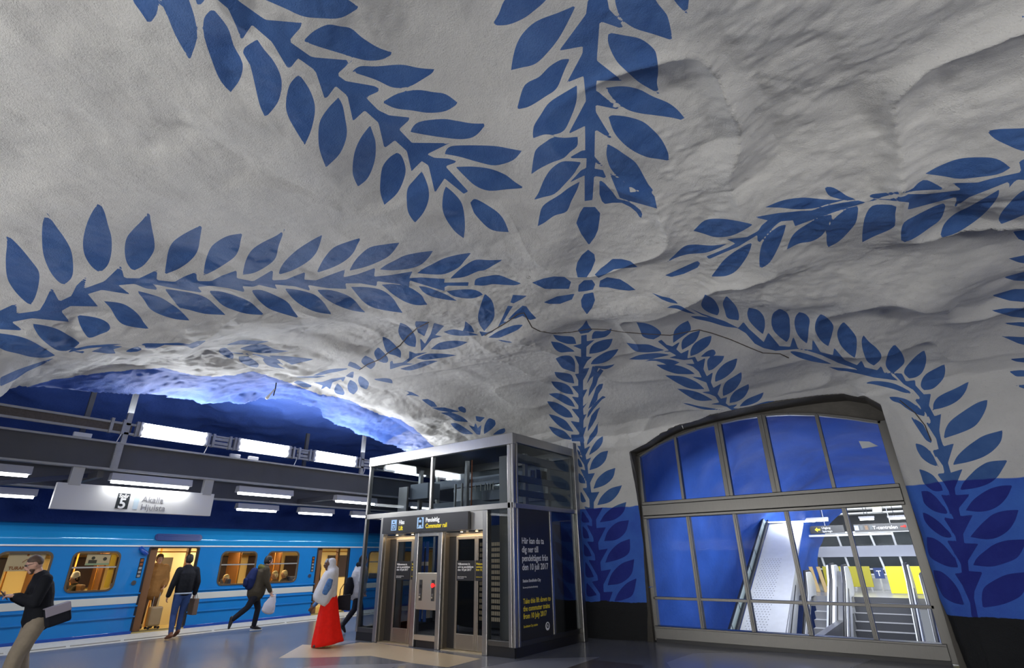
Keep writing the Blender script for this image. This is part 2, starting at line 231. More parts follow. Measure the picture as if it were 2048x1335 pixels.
def many(name, boxes, m_, parent, bevel=0, **k):
    r = None
    for bx in boxes:
        o = MB().box(*bx).build(name, m_, parent, bevel=bevel, **k); r = r or o
    return r
LEAVES = '''
K 250 0 .24716
l 100 -150 40 -40 110 70 192 193 262 90 255 -20
l 430 -220 360 -110 290 -10 345 130 410 290 525 490 583 300 560 130 510 -20 470 -110
l 708 65 640 150 640 290 700 480 765 640 852 750 930 640 952 510 880 370 830 220
l 1070 318 970 385 960 445 1010 520 1050 680 1090 850 1137 953 1235 830 1268 700 1255 600 1200 490 1125 400
l 1405 598 1330 690 1302 840 1320 940 1385 1060 1455 1173 1510 1040 1538 880 1510 760 1460 670
l 1727 788 1640 880 1575 990 1565 1130 1580 1230 1626 1355 1740 1240 1795 1090 1780 950 1760 850
l 900 -120 1020 -50 1150 5 1300 70 1440 132 1600 148 1750 143 1897 62 1800 -5 1650 -80 1500 -130 1300 -160 1100 -150 1000 -140
l 1442 330 1530 250 1640 200 1740 213 1830 230 1920 305 2050 385 2179 429 2080 480 1970 490 1870 470 1740 430 1640 400 1530 365
S 750 0 835 70 900 210 942 325 1028 200 1190 340 1325 568 1400 470 1540 570 1620 810 1705 695 1800 775 1845 980 1940 892
K 600 160 .24716
S 635 345 683 552 768 487 865 575 902 738 985 655 1040 690 1092 912 1170 795 1325 920 1362 900 1175 697 1280 660 1200 635 1085 628 1027 600 1210 510 905 507 850 450 800 398 905 305 720 285 635 245 530 140 662 80 600 48 370 8
K 250 0 .24716
s 1712 603 1840 490 1510 462 1325 332 1452 187 1135 160 915 5 850 -60 700 -60
s 560 -30 592 55 640 0 650 -30
K 600 0 .3418
l 303 420 350 388 450 388 590 378 700 398 808 406 715 465 640 505 545 512 440 465
K 600 160 .24716
l 665 180 790 110 945 80 1080 98 1180 115 1283 188 1180 250 1040 265 900 245 770 228
l 885 418 960 340 1150 315 1270 330 1390 350 1510 352 1420 450 1310 478 1140 462 1000 440
l 1165 597 1210 540 1320 528 1560 532 1700 555 1797 573 1720 650 1580 690 1450 665 1290 620
l 1260 702 1400 700 1540 718 1660 765 1740 825 1817 873 1680 883 1530 895 1420 855 1330 775
l 1378 990 1425 963 1560 1040 1620 1090 1660 1150 1690 1230 1580 1220 1510 1185 1420 1090 1395 1040
l 568 365 490 470 440 590 425 730 440 800 470 862 550 790 605 650 612 510 590 430
l 780 588 720 630 665 710 648 850 655 930 683 1010 790 910 850 770 848 680 815 605
l 985 738 930 800 870 880 865 1000 880 1080 930 1155 1000 1070 1040 970 1040 880 1015 800
l 1180 860 1160 920 1152 1030 1180 1120 1250 1220 1325 1280 1335 1180 1325 1060 1300 980 1240 910
K 960 0 .24716
l 95 205 225 200 350 150 440 85 530 5 620 -110 450 -110 300 -60 200 0 150 115
l 775 42 640 100 460 170 355 260 300 350 270 450 250 568 330 548 450 515 560 410 650 290 740 120
l 728 475 650 485 560 540 480 620 390 665 345 720 298 885 400 860 530 780 620 715 670 600 700 530
l 785 690 690 745 560 830 490 930 440 1010 428 1070 430 1118 520 1088 600 1088 680 1055 735 950 780 820
s 1540 -40 1600 40 1677 120 1690 0 1700 -40
l 1150 -150 1095 -40 1105 60 1150 155 1250 228 1400 275 1553 326 1548 260 1520 140 1490 90 1440 30 1370 -60
l 1040 262 1035 330 1060 410 1110 500 1180 570 1280 660 1370 715 1453 762 1432 670 1442 580 1432 470 1405 395 1300 315 1160 285
l 1015 710 1080 800 1180 880 1290 915 1440 935 1570 955 1680 985 1600 890 1520 830 1400 780 1280 720 1150 697
l 1035 930 1080 1060 1150 1150 1240 1220 1350 1270 1440 1285 1528 1300 1520 1230 1470 1130 1400 1050 1310 980 1170 940
K 1020 250 .19773
l 685 118 560 128 440 125 360 170 270 240 240 320 215 497 300 440 420 380 540 335 610 270 680 210
l 720 375 600 365 510 375 410 450 340 560 290 680 240 757 330 730 450 695 560 590 640 500 680 440
l 705 572 600 630 500 705 370 785 320 840 300 910 280 1022 350 985 450 915 570 875 620 770 680 650
s 745 828 860 828 912 890 905 960 890 1060 860 1130 798 1212 720 1100 670 990 708 885
l 985 190 975 290 1000 400 1050 480 1140 560 1250 640 1340 668 1462 672 1400 600 1350 510 1300 420 1250 360 1150 290 1070 235
s 1005 480 1100 545 1200 600 1215 680 1330 668 1420 672 1462 720 1490 845 1350 805 1200 765 1110 735 1070 640
s 905 550 960 590 1040 680 1085 745 1190 770 1260 810 1320 860 1338 900 1325 955 1280 880 1220 830 1130 785 1040 785 960 797 930 770 905 700
K 960 0 .24716
S 875 -20 858 115 640 410 832 375 830 430 703 668 838 615 858 815 715 1083 850 1018
K 1020 250 .19773
S 761 254 725 258 590 335 775 335 770 435 720 455 605 580 755 508 755 768 835 757 850 515 910 522 980 545 940 455 855 440 865 375 965 440 855 320 860 40
K 960 0 .24716
s 1080 1138 1000 1010 937 905 935 848 1130 888 960 745 940 735 940 652 1153 653 945 490 968 170 1165 238 1130 165 1045 75 1028 -20
K 1000 450 .2997
s 588 163 630 195 636 235 610 300 578 348 518 348 506 295 515 250 545 200
s 920 280 870 240 810 225 750 225 710 260 670 290 632 330 658 352 710 325 760 295 840 285
s 905 432 850 390 800 360 715 347 668 370 660 413 720 415 790 430 860 437
s 580 595 545 545 540 500 560 460 622 447 634 500 615 550
s 290 515 380 475 498 457 480 495 400 525 330 525
s 213 383 290 355 360 342 430 345 474 378 460 425 380 425 300 425
s 520 445 525 400 560 367 615 365 635 395 620 430 570 440
K 0 380 .25467
l 45 335 55 420 45 540 55 680 100 770 170 850 240 907 280 830 305 730 305 640 250 560 160 450
l 368 172 335 260 330 400 345 520 395 640 460 720 505 742 560 690 575 610 560 480 510 380 430 270
l 780 90 725 170 680 270 652 400 665 510 720 600 785 648 845 590 875 490 875 370 850 280 820 170
l 815 870 940 885 1020 920 1090 980 1130 1040 1170 1090 1050 1075 960 1050 910 1000 870 930
l 607 980 700 990 790 1010 850 1045 865 1085 845 1110 790 1130 705 1160 665 1125 625 1050
l 250 1048 340 1060 450 1090 540 1140 590 1170 628 1200 560 1250 480 1262 410 1235 310 1150
l -80 1115 50 1130 160 1150 250 1185 330 1230 435 1297 360 1315 250 1310 150 1285 0 1240
S -30 960 130 885 130 970 310 945 350 880 405 760 465 875 560 830 600 750 688 665 655 775 820 715 950 590 975 690
K 0 380 .2997
S 930 588 1050 530 1045 600 1165 612 1230 575 1310 545 1315 607 1410 607 1480 570 1580 535 1580 587 1690 608 1755 570
K 500 430 .2997
S 155 362 148 435 240 430 300 405 368 380 362 430 440 435 530 400 635 362 622 415 720 393 835 352 828 410 935 400 1085 375 1062 420 1140 415 1300 425 1295 450 1460 447 1455 472 1320 470 1298 480 1300 507 1210 480 1065 435 1060 490 1000 460 848 440 845 473 740 455 635 455 645 492 520 487 385 465 405 505 300 475 165 462 180 492 60 465
K 0 380 .2997
S 1690 645 1615 640 1640 683 1530 655 1410 638 1315 645 1355 685 1220 665 1110 645 1020 625 1060 667 970 655 900 625 830 630 790 635 870 695 770 680 680 665
K 0 380 .25467
s 690 815 770 913 550 910 480 950 550 1035 400 1020 250 1005 90 1035 185 1102 -30 1090
K 0 380 .2997
l 997 138 950 200 890 260 845 320 832 400 845 480 885 540 960 500 1025 410 1030 340 1015 260 1005 200
l 1350 230 1240 285 1160 340 1125 400 1110 480 1098 563 1200 520 1280 460 1320 400 1335 320
l 1618 288 1520 305 1440 350 1400 395 1370 480 1357 570 1440 530 1560 450 1595 390 1605 340
l 1903 255 1850 300 1750 350 1680 400 1640 470 1618 565 1700 550 1790 500 1840 450 1860 370
l 1390 670 1470 675 1560 700 1660 740 1720 790 1765 833 1650 825 1560 800 1490 770 1440 725
l 1098 658 1190 670 1300 690 1380 720 1450 780 1505 832 1370 825 1270 800 1200 780 1150 725
l 910 670 990 690 1070 715 1130 750 1200 800 1268 870 1170 860 1070 830 1000 790 960 730
s 0 1250 110 1200 210 1165 370 1115 290 1160 180 1210 100 1265 0 1310 0 1285
K 500 430 .2997
l 483 130 400 175 310 235 240 300 205 350 190 398 290 365 385 310 435 260 460 210
l 742 150 660 175 560 215 500 280 465 340 445 385 560 345 640 300 690 250 715 200
l 997 183 900 195 800 215 730 270 690 320 663 370 770 345 870 305 930 270 970 225
l 1222 237 1120 250 1030 270 970 300 910 330 865 362 960 368 1070 355 1140 330 1190 285
l 1477 250 1380 265 1290 290 1220 325 1160 355 1115 387 1210 395 1300 392 1390 350 1435 300
l 1690 297 1600 300 1510 297 1450 325 1390 370 1335 423 1430 412 1520 375 1570 365 1640 325
l 1497 467 1510 425 1590 405 1660 400 1730 425 1810 455 1770 467 1700 465 1620 460 1560 470
l 1125 473 1180 480 1250 505 1320 535 1383 572 1300 562 1220 545 1160 515
l 1310 507 1390 497 1480 495 1530 510 1555 530 1500 552 1440 555 1360 540
l 877 463 960 460 1060 480 1140 530 1165 570 1185 597 1110 600 1030 575 950 525 910 490
l 673 478 780 480 880 500 950 550 990 610 1020 652 900 635 820 615 760 580 715 530
l 447 497 540 500 640 530 700 570 740 620 775 650 680 635 580 600 510 560 475 530
l 230 488 330 500 430 530 490 580 520 625 547 662 440 645 350 605 290 560 255 520
l 8 500 80 500 180 540 250 580 290 635 328 687 230 660 130 625 70 580 35 540
K 1200 0 .4194
l 445 1100 500 1050 570 1042 640 1050 690 1060 730 1070 680 1100 620 1125 550 1130 490 1112
l 315 1252 350 1220 400 1175 450 1165 530 1170 607 1162 560 1185 500 1205 430 1210 370 1225
s 310 1312 360 1290 420 1262 465 1243 478 1255 465 1275 400 1305 340 1320
l 725 1158 700 1165 640 1200 590 1240 555 1285 530 1318 600 1315 650 1290 690 1240 712 1200
l 887 1070 850 1080 800 1120 770 1170 760 1230 762 1282 810 1250 850 1180 870 1130 880 1100
l 1108 1022 1050 1035 960 1085 920 1120 900 1160 890 1190 950 1160 1010 1150 1060 1120 1090 1070
l 1230 980 1170 1000 1110 1050 1085 1100 1080 1140 1085 1180 1140 1150 1190 1100 1220 1060 1230 1010
l 1415 980 1370 975 1300 980 1265 1030 1252 1100 1250 1155 1310 1125 1390 1090 1408 1060 1408 1020
l 1650 965 1590 985 1500 1030 1450 1060 1435 1110 1438 1160 1500 1135 1580 1080 1620 1050 1640 1010
l 1912 898 1840 940 1760 985 1690 1020 1640 1070 1620 1135 1700 1110 1780 1060 1840 1010 1890 950
l 2100 880 2060 890 2000 920 1950 970 1910 1020 1893 1075 1960 1050 2050 1010 2100 980 2120 930
l 787 988 870 955 960 942 1020 945 1070 950 1160 955 1080 975 1020 993 930 997 860 990
l 1068 890 1110 893 1150 915 1180 935 1225 950 1180 955 1130 945 1090 930
l 1283 938 1300 925 1400 915 1480 905 1520 870 1560 858 1650 905 1580 905 1500 910 1450 920 1380 930 1320 945
l 1550 828 1620 790 1720 755 1850 750 1910 765 1958 800 1900 830 1800 845 1710 852 1640 840
l 1845 625 1900 615 2000 612 2080 610 2120 640 2150 690 2080 720 2010 718 1940 690 1880 660
s 2003 75 2040 50 2060 110
s 508 1222 610 1180 645 1160 605 1140 700 1130 755 1100 770 1075 800 1050 735 1035 850 1015 960 1005 1010 1003 1080 980 1160 965 1230 955 1270 965 1310 945 1370 950 1455 935 1460 925 1560 925 1725 905 1680 872 1800 870 1870 850 2010 820 1998 770 2060 740 2060 860 1985 855 1950 895 1950 865 1850 905 1760 940 1685 992 1710 935 1560 975 1467 1000 1475 965 1330 950 1270 965 1180 990 1060 1030 930 1078 920 1050 860 1055 830 1080 752 1165 750 1120 660 1175 600 1200 520 1235
K 1000 450 .2997
s 1010 450 1080 475 1130 485 1170 505 1190 525 1130 515 1080 495
l 1112 552 1150 535 1200 537 1250 565 1310 595 1240 580 1190 560 1150 553
l 1270 607 1340 608 1440 625 1530 655 1580 685 1500 675 1400 645 1310 625
l 1368 462 1420 490 1450 530 1463 570 1452 602 1400 585 1360 560 1343 525
l 1510 470 1550 510 1580 550 1595 600 1592 635 1520 620 1500 570 1487 520
l 1660 550 1720 565 1760 610 1768 670 1755 728 1710 690 1665 640 1650 590
l 1865 558 1910 580 1930 620 1935 720 1913 780 1860 740 1820 690 1820 620
S 1250 545 1350 590 1500 640 1590 685 1625 645 1660 690 1760 780 1790 715 1865 805
K 1550 560 .22472
S 30 585 135 592 163 495 205 608 330 620 333 520 405 640 515 665 527 600 620 710 730 755 770 712 800 775 910 800 945 762 970 820 1130 830 1165 900 1248 888 1250 935 1325 1015 1388 1010 1370 1115 1420 1210 1478 1190
K 1780 780 .2097
S 470 381 485 460 510 535 610 505 553 690 580 785 692 750 617 935 625 1000 765 990 655 1125 672 1200
K 1800 1000 .19482
S 748 148 648 345 660 440 805 445 697 620 707 725 848 735 765 930 760 1000 805 1215 735 1195 720 1050 640 870 560 750 635 745 625 650 480 410 578 420 570 370 440 170 555 195
K 1780 780 .2097
S 570 1150 485 995 570 1005 560 960 520 890 445 795 520 790 505 720 400 570 465 565 440 460 340 305 400 320 370 250 225 80 300 85
K 1550 560 .22472
S 1230 975 1145 925 1060 835 960 830 850 840 700 780 560 735 520 715 410 665 300 630 200 612 0 628
K 1000 450 .2997
s 1830 835 1760 820 1700 790 1640 720 1590 690 1480 640 1350 600
K 1550 560 .22472
l 42 252 90 280 128 335 130 420 130 500 105 552 50 510 10 460 -30 400 -20 300
l 215 283 270 300 308 350 300 430 295 500 285 565 230 520 190 460 173 380 185 320
l 405 300 460 330 518 400 510 470 490 540 475 588 420 550 370 480 355 420 370 350
l 610 370 660 420 720 500 728 570 722 640 710 692 640 640 580 570 553 480 575 410
l 787 488 840 550 900 600 945 660 935 710 880 760 820 720 790 650 775 590 772 530
l 1062 568 1110 620 1140 670 1152 730 1110 780 1055 825 1010 800 985 750 995 690 1015 630
l 1327 620 1345 680 1340 750 1310 820 1260 860 1195 875 1150 830 1160 780 1210 720 1260 670
l 1507 745 1515 800 1500 870 1440 940 1390 970 1325 978 1297 940 1310 880 1350 830 1420 790
l 1725 900 1700 980 1650 1050 1580 1100 1490 1135 1408 1152 1410 1100 1440 1050 1500 1010 1610 960
l 130 635 180 632 280 655 380 690 450 720 510 747 400 735 300 715 220 690 170 665
s 470 770 650 785 830 815 965 825 1030 840 1100 895 1000 880 880 865 780 840 640 810 560 803
l 780 915 870 898 960 900 1060 920 1150 960 1235 1010 1150 1000 1060 970 960 945 870 925
l 1010 1038 1080 1038 1170 1060 1250 1110 1310 1160 1350 1215 1260 1190 1170 1140 1110 1095 1050 1075
K 1780 780 .2097
l 195 250 250 280 310 320 350 390 385 440 412 512 350 480 310 430 270 370 230 310
l 242 505 300 520 360 560 410 620 430 660 465 732 380 700 310 650 275 600 255 560
l 275 750 340 770 410 810 460 870 490 910 505 958 430 962 370 930 320 880 300 820
l 298 960 370 965 440 1020 490 1080 530 1130 560 1180 480 1170 400 1140 330 1080 310 1020
l 930 88 920 160 880 250 810 340 690 400 512 460 530 370 580 290 700 200 830 120
l 1075 380 1060 480 1000 560 900 630 760 680 598 713 640 630 720 550 800 490 900 430
l 1122 665 1080 740 1020 830 940 890 820 930 668 952 700 880 780 790 850 730 950 680
l 1168 905 1120 1010 1050 1090 960 1140 850 1158 722 1145 780 1060 850 1000 950 940 1060 910
K 1800 1000 .19482
l 1218 97 1180 210 1110 310 1000 380 880 400 720 375 800 280 870 210 960 140 1080 105
l 1290 400 1270 480 1200 590 1060 650 930 680 750 665 790 590 870 520 970 450 1100 410
l 1300 735 1300 850 1250 970 1130 1040 1000 1080 850 1102 840 1000 860 900 950 830 1100 760
l 232 120 300 150 400 220 470 290 510 330 540 385 450 375 370 330 300 270 250 200
l 275 375 350 390 440 450 520 540 570 610 600 690 500 680 400 640 310 580 280 480
l 340 715 420 730 500 790 570 870 620 960 660 1075 550 1050 450 990 400 900 360 810
K 1240 620 .16602
l 198 145 300 155 400 190 480 250 490 300 405 352 330 340 270 310 250 260 225 200
l 820 125 850 190 845 250 760 310 640 395 640 320 660 240 730 170
l 968 240 940 320 900 380 830 430 748 478 740 420 760 350 850 280
l 1105 303 1090 380 1050 440 940 520 848 553 850 490 890 410 990 340
l 970 560 1040 500 1100 475 1135 480 1155 515 1130 545 1080 555 1020 560
l 1258 550 1230 610 1180 660 1120 710 1065 728 1050 650 1060 590 1120 550
l 1415 575 1390 680 1340 750 1250 820 1145 865 1150 790 1190 710 1280 630
l 1465 740 1460 840 1400 940 1320 1000 1240 1035 1240 940 1280 860 1370 800
l 1550 888 1550 950 1500 1040 1420 1095 1320 1118 1330 1050 1380 980 1460 930
l 1735 985 1700 1060 1640 1110 1540 1145 1435 1160 1490 1100 1550 1060 1650 1020
l 1862 1090 1840 1130 1760 1170 1640 1190 1520 1200 1580 1160 1660 1130 1760 1100
l 75 392 200 408 340 412 440 448 540 480 430 500 310 508 180 490
l 105 590 230 540 400 517 500 520 605 537 480 565 350 590 220 595
l 240 622 400 590 550 588 640 600 718 628 660 655 600 668 430 610
l 432 655 560 655 700 665 820 710 905 768 780 770 660 760 520 710
l 540 783 680 788 800 810 930 870 1020 950 900 950 800 930 680 870
l 685 943 800 955 930 985 1030 1030 1120 1082 1000 1092 900 1075 800 1020
l 735 1112 830 1125 930 1150 1050 1170 1300 1210 1180 1200 1020 1195 850 1150
s 455 375 500 355 560 415 630 435 725 375 678 470 735 520 830 475 810 580 905 560 935 620 1028 575 1005 710 1045 795 1120 745 1095 865 1125 935 1222 880 1175 1010 1215 1065 1290 1045 1275 1120 1310 1150 1425 1130 1360 1180 1490 1185 1450 1222 1340 1200 1290 1165 1210 1140 1080 1132 1195 1110 1150 1040 1080 1010 980 988 1080 975 1040 870 960 840 850 797 985 810 950 740 880 680 785 645 895 645 870 590 770 600 590 570 680 545 600 500 490 500 590 485 510 420
K 1060 620 .19476
s 580 100 600 150 640 200 600 230 520 243 490 205 540 160
l 235 250 320 262 430 270 460 295 475 345 400 347 330 330 270 300
l 213 320 300 332 370 365 430 400 460 425 390 428 310 432 250 390
l 262 495 330 468 415 470 460 530 463 638 390 615 330 590 285 530
l 250 632 330 640 410 655 440 690 455 752 380 738 310 710 270 680
l 215 730 310 738 390 770 430 820 448 865 370 855 300 825 250 785
l 190 858 280 850 370 880 430 930 465 995 380 970 300 925 240 890
l 173 933 260 945 350 990 410 1040 443 1100 360 1098 270 1050 210 990
l 190 1065 270 1085 360 1130 410 1190 450 1248 370 1230 290 1180 230 1120
l 190 1190 270 1210 350 1240 400 1290 430 1330 350 1320 280 1290 230 1250
l 840 185 825 230 780 270 720 285 635 295 640 250 670 215 760 215
l 850 292 830 350 790 400 700 435 608 448 620 390 660 340 750 305
l 912 397 870 460 800 520 710 550 622 555 650 510 710 465 800 420
l 875 550 840 580 790 602 740 602 645 572 700 572 760 572 830 562
s 720 600 755 620 700 700 680 770 640 830 598 890 610 810 640 740 650 680
s 752 752 740 800 700 860 690 920 640 980 598 1015 620 950 650 880 680 790 710 760
s 785 890 740 915 700 960 650 1020 610 1080 585 1110 600 1040 650 970 700 920 745 880
s 725 990 700 1040 680 1110 640 1180 590 1250 600 1180 630 1080 680 1020
s 715 1130 695 1180 690 1240 650 1290 600 1335 610 1290 650 1240 690 1170
s 640 575 705 590 680 650 620 700 578 765 600 700 625 640
s 525 260 583 250 583 318 665 305 580 375 578 475 640 478 590 520 575 545 545 600 610 590 580 660 545 720 545 820 590 810 545 900 545 985 600 935 545 1010 550 1075 580 1065 550 1130 548 1210 580 1190 548 1290 560 1345 430 1345 420 1275 508 1278 505 1255 415 1135 505 1150 505 1110 425 1010 497 1015 497 980 428 885 497 895 497 860 428 780 495 775 495 720 462 655 500 650 500 560 455 465 525 480 523 400 440 365 525 345
K 1130 860 .14981
l 440 -60 430 40 370 120 290 205 310 120 370 40
l 507 75 500 160 440 250 318 335 360 230 430 130
l 577 270 540 400 450 490 325 533 370 400 470 300
l 673 500 640 630 530 730 378 782 430 650 540 550
l 762 732 700 860 590 960 430 1000 480 890 600 780
l 820 955 780 1090 660 1190 462 1228 540 1110 670 1010
l 155 240 190 280 215 335 180 320
l 165 360 210 420 240 490 185 480
l 180 560 240 620 280 710 190 690
l 205 800 250 880 285 955 215 950
l 220 1110 300 1170 330 1230 230 1220
S 245 -20 245 100 262 245 340 205 275 330 285 390 350 360 300 460 310 580 400 570 335 700 350 830 460 820 385 960 385 1055 505 1030 415 1190 420 1305
K 1140 1020 .14981
S 355 235 480 225 375 430 385 530 505 510 405 690 415 808 550 785 445 990 450 1090 570 1085 520 1225 405 1225 400 1110 290 950 375 935 365 870 245 660 340 670 330 590 225 415 318 420 310 360 220 190 298 215 290 130
K 1130 860 .14981
s 365 1200 250 1010 330 1035 325 920 230 770 292 770 288 690 200 510 270 535 255 460 170 320 235 370 200 270 160 200 210 215 200 150 95 65 190 55 190 -20
K 1140 1020 .14981
l 788 130 740 290 620 390 455 410 510 270 630 160
l 800 378 790 560 660 650 470 700 530 560 650 440
l 858 650 820 850 680 970 500 1000 560 840 690 710
l 890 905 840 1120 720 1190 590 1215 650 1090 760 970
l 160 0 210 70 250 160 165 150
l 165 200 230 280 258 372 180 360
l 185 440 250 520 292 612 195 600
l 205 680 270 780 322 890 215 880
l 220 960 300 1050 362 1130 230 1140
K 780 560 .25478
l 745 105 800 160 820 240 810 310 740 400 700 340 692 270 720 170
s 965 115 1075 122 1040 145 970 182 945 175
s 925 200 965 205 940 240 890 325 920 325 870 350 800 410 720 440 700 400 760 410 840 380 870 320
s 925 308 980 250 1040 200 1070 205 1098 245 1150 300 1100 312 1040 280 990 300
s 590 320 640 360 665 410 570 400 585 370
l 420 405 500 385 600 405 650 415 700 430 620 435 530 435 470 425
l 770 450 850 400 950 360 1000 350 1045 350 1000 390 900 435 850 452
l 845 468 880 470 920 478 940 480 965 488 930 490 900 485 870 478
l 80 332 140 360 190 420 205 470 200 525 140 510 90 460 65 400
s 200 322 300 325 302 360 270 440 220 410 197 350
l 320 540 380 495 450 478 530 475 612 485 550 515 480 535 400 545
l 205 612 280 580 350 575 430 578 525 588 440 605 360 615 280 625
l 75 695 180 665 250 640 320 630 378 633 310 660 230 690 150 708
l -60 440 0 470 60 530 85 560 85 612 40 590 -20 570 -50 500
s 345 335 425 358 355 430 410 440 330 460 245 560 235 450 275 500 320 420
s 150 555 200 575 295 565 200 600 130 650 195 658 100 668 0 700 0 640 20 630 25 655 100 645 150 610
K 560 680 .24414
l 805 55 860 110 885 150 880 180 850 185 800 165 775 120 775 90
l 700 125 750 150 780 180 775 210 745 238 700 210 668 180 675 150
s 570 172 620 190 680 235 640 240 555 208
l 650 290 690 310 728 350 712 405 660 380 640 330
l 575 322 620 350 637 400 605 445 565 420 553 370
l 470 350 510 390 528 430 520 450 460 435 445 400
s 275 345 350 340 420 315 530 300 580 260 605 255 600 310 540 295 515 345 500 320 430 345 410 405 380 375 330 415 350 370
l 110 345 150 330 200 345 265 375 240 385 190 385 150 365 130 355
l 270 290 350 255 430 235 540 230 560 235 480 255 400 270 340 285
s 100 300 250 295 400 290 300 308 150 305
l 760 318 850 310 910 320 925 355 850 340 800 330
s 975 390 1020 410 1080 425 1150 462 1080 450 1030 450 1060 432
s 1160 485 1210 480 1260 505 1290 545 1240 545 1190 510
s 1240 550 1350 550 1480 585 1400 590 1300 575
l 1310 592 1400 592 1490 625 1545 670 1440 660 1390 625
l 1395 680 1450 680 1520 720 1590 770 1500 765 1430 720
s 1540 690 1590 710 1600 670 1620 720 1650 690 1640 775 1610 770
s 1600 620 1680 632 1640 670 1610 660
l 1760 655 1765 690 1730 730 1670 770 1675 700 1710 640
l 1840 720 1845 745 1820 765 1740 775 1770 750 1800 730
l 1490 540 1520 560 1522 590 1500 592 1470 575 1460 550
K 100 660 .29297
l 1290 125 1380 100 1460 98 1540 130 1635 142 1540 155 1430 155 1350 140
s 1480 172 1600 175 1700 185 1805 198 1650 235 1580 200
l 1190 103 1300 68 1380 70 1500 75 1400 95 1280 98
l 1160 125 1200 120 1250 165 1250 200 1200 180 1155 150
l 1285 180 1350 180 1420 225 1420 255 1360 245 1300 215
l 1445 190 1520 205 1570 245 1610 262 1540 255 1480 235
s 280 145 400 100 480 110 520 105 430 130 450 158 400 160
s 75 175 150 130 260 105 400 95 510 92 400 108 250 125 130 150
s 510 145 560 120 600 112 630 130 600 145 550 150
s 615 98 650 88 760 90 880 85 950 95 1000 75 1070 70 1010 110 970 125 920 105 780 100 720 125 650 125 650 105
s 170 148 240 140 230 158
s 1240 150 1420 165 1540 190 1600 240 1500 200 1400 170 1270 160
K 1900 230 .42651
s 295 545 380 535 380 600 320 580
s 275 672 380 650 380 700 320 690
s 250 760 380 725 380 780 300 775
s 195 845 300 815 400 815 400 880 280 870
s 190 915 260 905 400 905 400 955 290 945
s 235 975 330 970 400 975 400 1000 330 990
s 240 1035 330 1040 400 1040 400 1090 320 1070
s 278 1143 400 1133 400 1165 310 1155
s 275 1200 330 1195 400 1200 400 1225 310 1225
s 298 1265 400 1262 400 1300
'''
# ------------------------------------------------------------------ cave rock: hall vault and walls
def vnoise(P, seed=0):
    """smooth value noise, P (n,3) -> (n,) in -1..1"""
    I = np.floor(P).astype(np.int64); F = P-I; F = F*F*F*(F*(F*6-15)+10)
    def hsh(i, j, k):
        h = (i*374761393+j*668265263+k*2147483647+seed*1274126177) & 0xffffffff
        h = ((h ^ (h >> 13))*1274126177) & 0xffffffff; h = (h ^ (h >> 16)) & 0xffffff
        return h/float(0xffffff)*2-1
    r = 0
    for a in (0, 1):
        for b in (0, 1):
            for c in (0, 1):
                wgt = (F[:, 0] if a else 1-F[:, 0])*(F[:, 1] if b else 1-F[:, 1])*(F[:, 2] if c else 1-F[:, 2])
                r = r+wgt*hsh(I[:, 0]+a, I[:, 1]+b, I[:, 2]+c)
    return r
PROF_D = np.array([-1, 0, .05, .10, .25, .42, .7, 1.1, 2.0, 3.0, 4.0, 5.5, 8, 20]); PROF_Z = np.array([-1, 0, 1.5, 2.6, 3.75, 4.15, 4.33, 4.45, 4.65, 4.82, 5.0, 5.18, 5.3, 5.4])
WALLS = [[(-10.75, 22), (-10.75, 11.9), (-10.4, 11.35), (-9.5, 11.1), (-6.5, 11.1), (-5.6, 11.2), (-5.03, 11.38), (-.22, 11.38), (-.1, 11.1), (.15, 10.95), (.8, 11.0), (2.5, 11.1), (4.2, 10.6), (5.2, 8.5), (6.0, 5), (6.5, 0), (7, -8)],
         [(-12, -6), (-10.6, -2.0), (-10.2, -.3), (-10.0, .9), (-10.4, 1.02), (-10.9, .7), (-11.5, -1)]]
def dist_walls(x, y):
    best = np.full(x.shape, 99.)
    for poly in WALLS:
        for (ax, ay), (bx, by) in zip(poly[:-1], poly[1:]):
            dx, dy = bx-ax, by-ay; t = np.clip(((x-ax)*dx+(y-ay)*dy)/(dx*dx+dy*dy), 0, 1)
            best = np.minimum(best, np.hypot(x-ax-t*dx, y-ay-t*dy))
    return best
GX = np.arange(-13.5, 8.01, .04); GY = np.arange(-8, 13.01, .04)
gx_, gy_ = np.meshgrid(GX, GY, indexing='ij')
D_ = dist_walls(gx_, gy_)
# behind the walls is solid
inside = (gy_ > np.interp(gx_, [-10.75, -10.4, -9.5, -6.5, -5.6, -5.03, -.22, -.1, .15, .8, 2.5, 4.2, 5.2, 6.0, 6.5, 7], [11.9, 11.35, 11.1, 11.1, 11.2, 11.38, 11.38, 11.1, 10.95, 11.0, 11.1, 10.6, 8.5, 5, 0, -8])) & (gx_ > -10.75)
inside |= (gx_ < -10.0+.35*np.clip((gy_+.3)*-1, 0, 1)) & (gy_ < .95+np.clip((-10-gx_), 0, 2)*.1) & (gx_ < np.interp(gy_, [-6, -2, -.3, .9], [-12, -10.6, -10.2, -10.0])) & (gx_ > -11.5)
D_ = np.where(inside, -D_, D_)
H_ = np.interp(D_, PROF_D, PROF_Z)
n2 = np.stack([gx_.ravel(), gy_.ravel(), np.zeros(gx_.size)], 1)
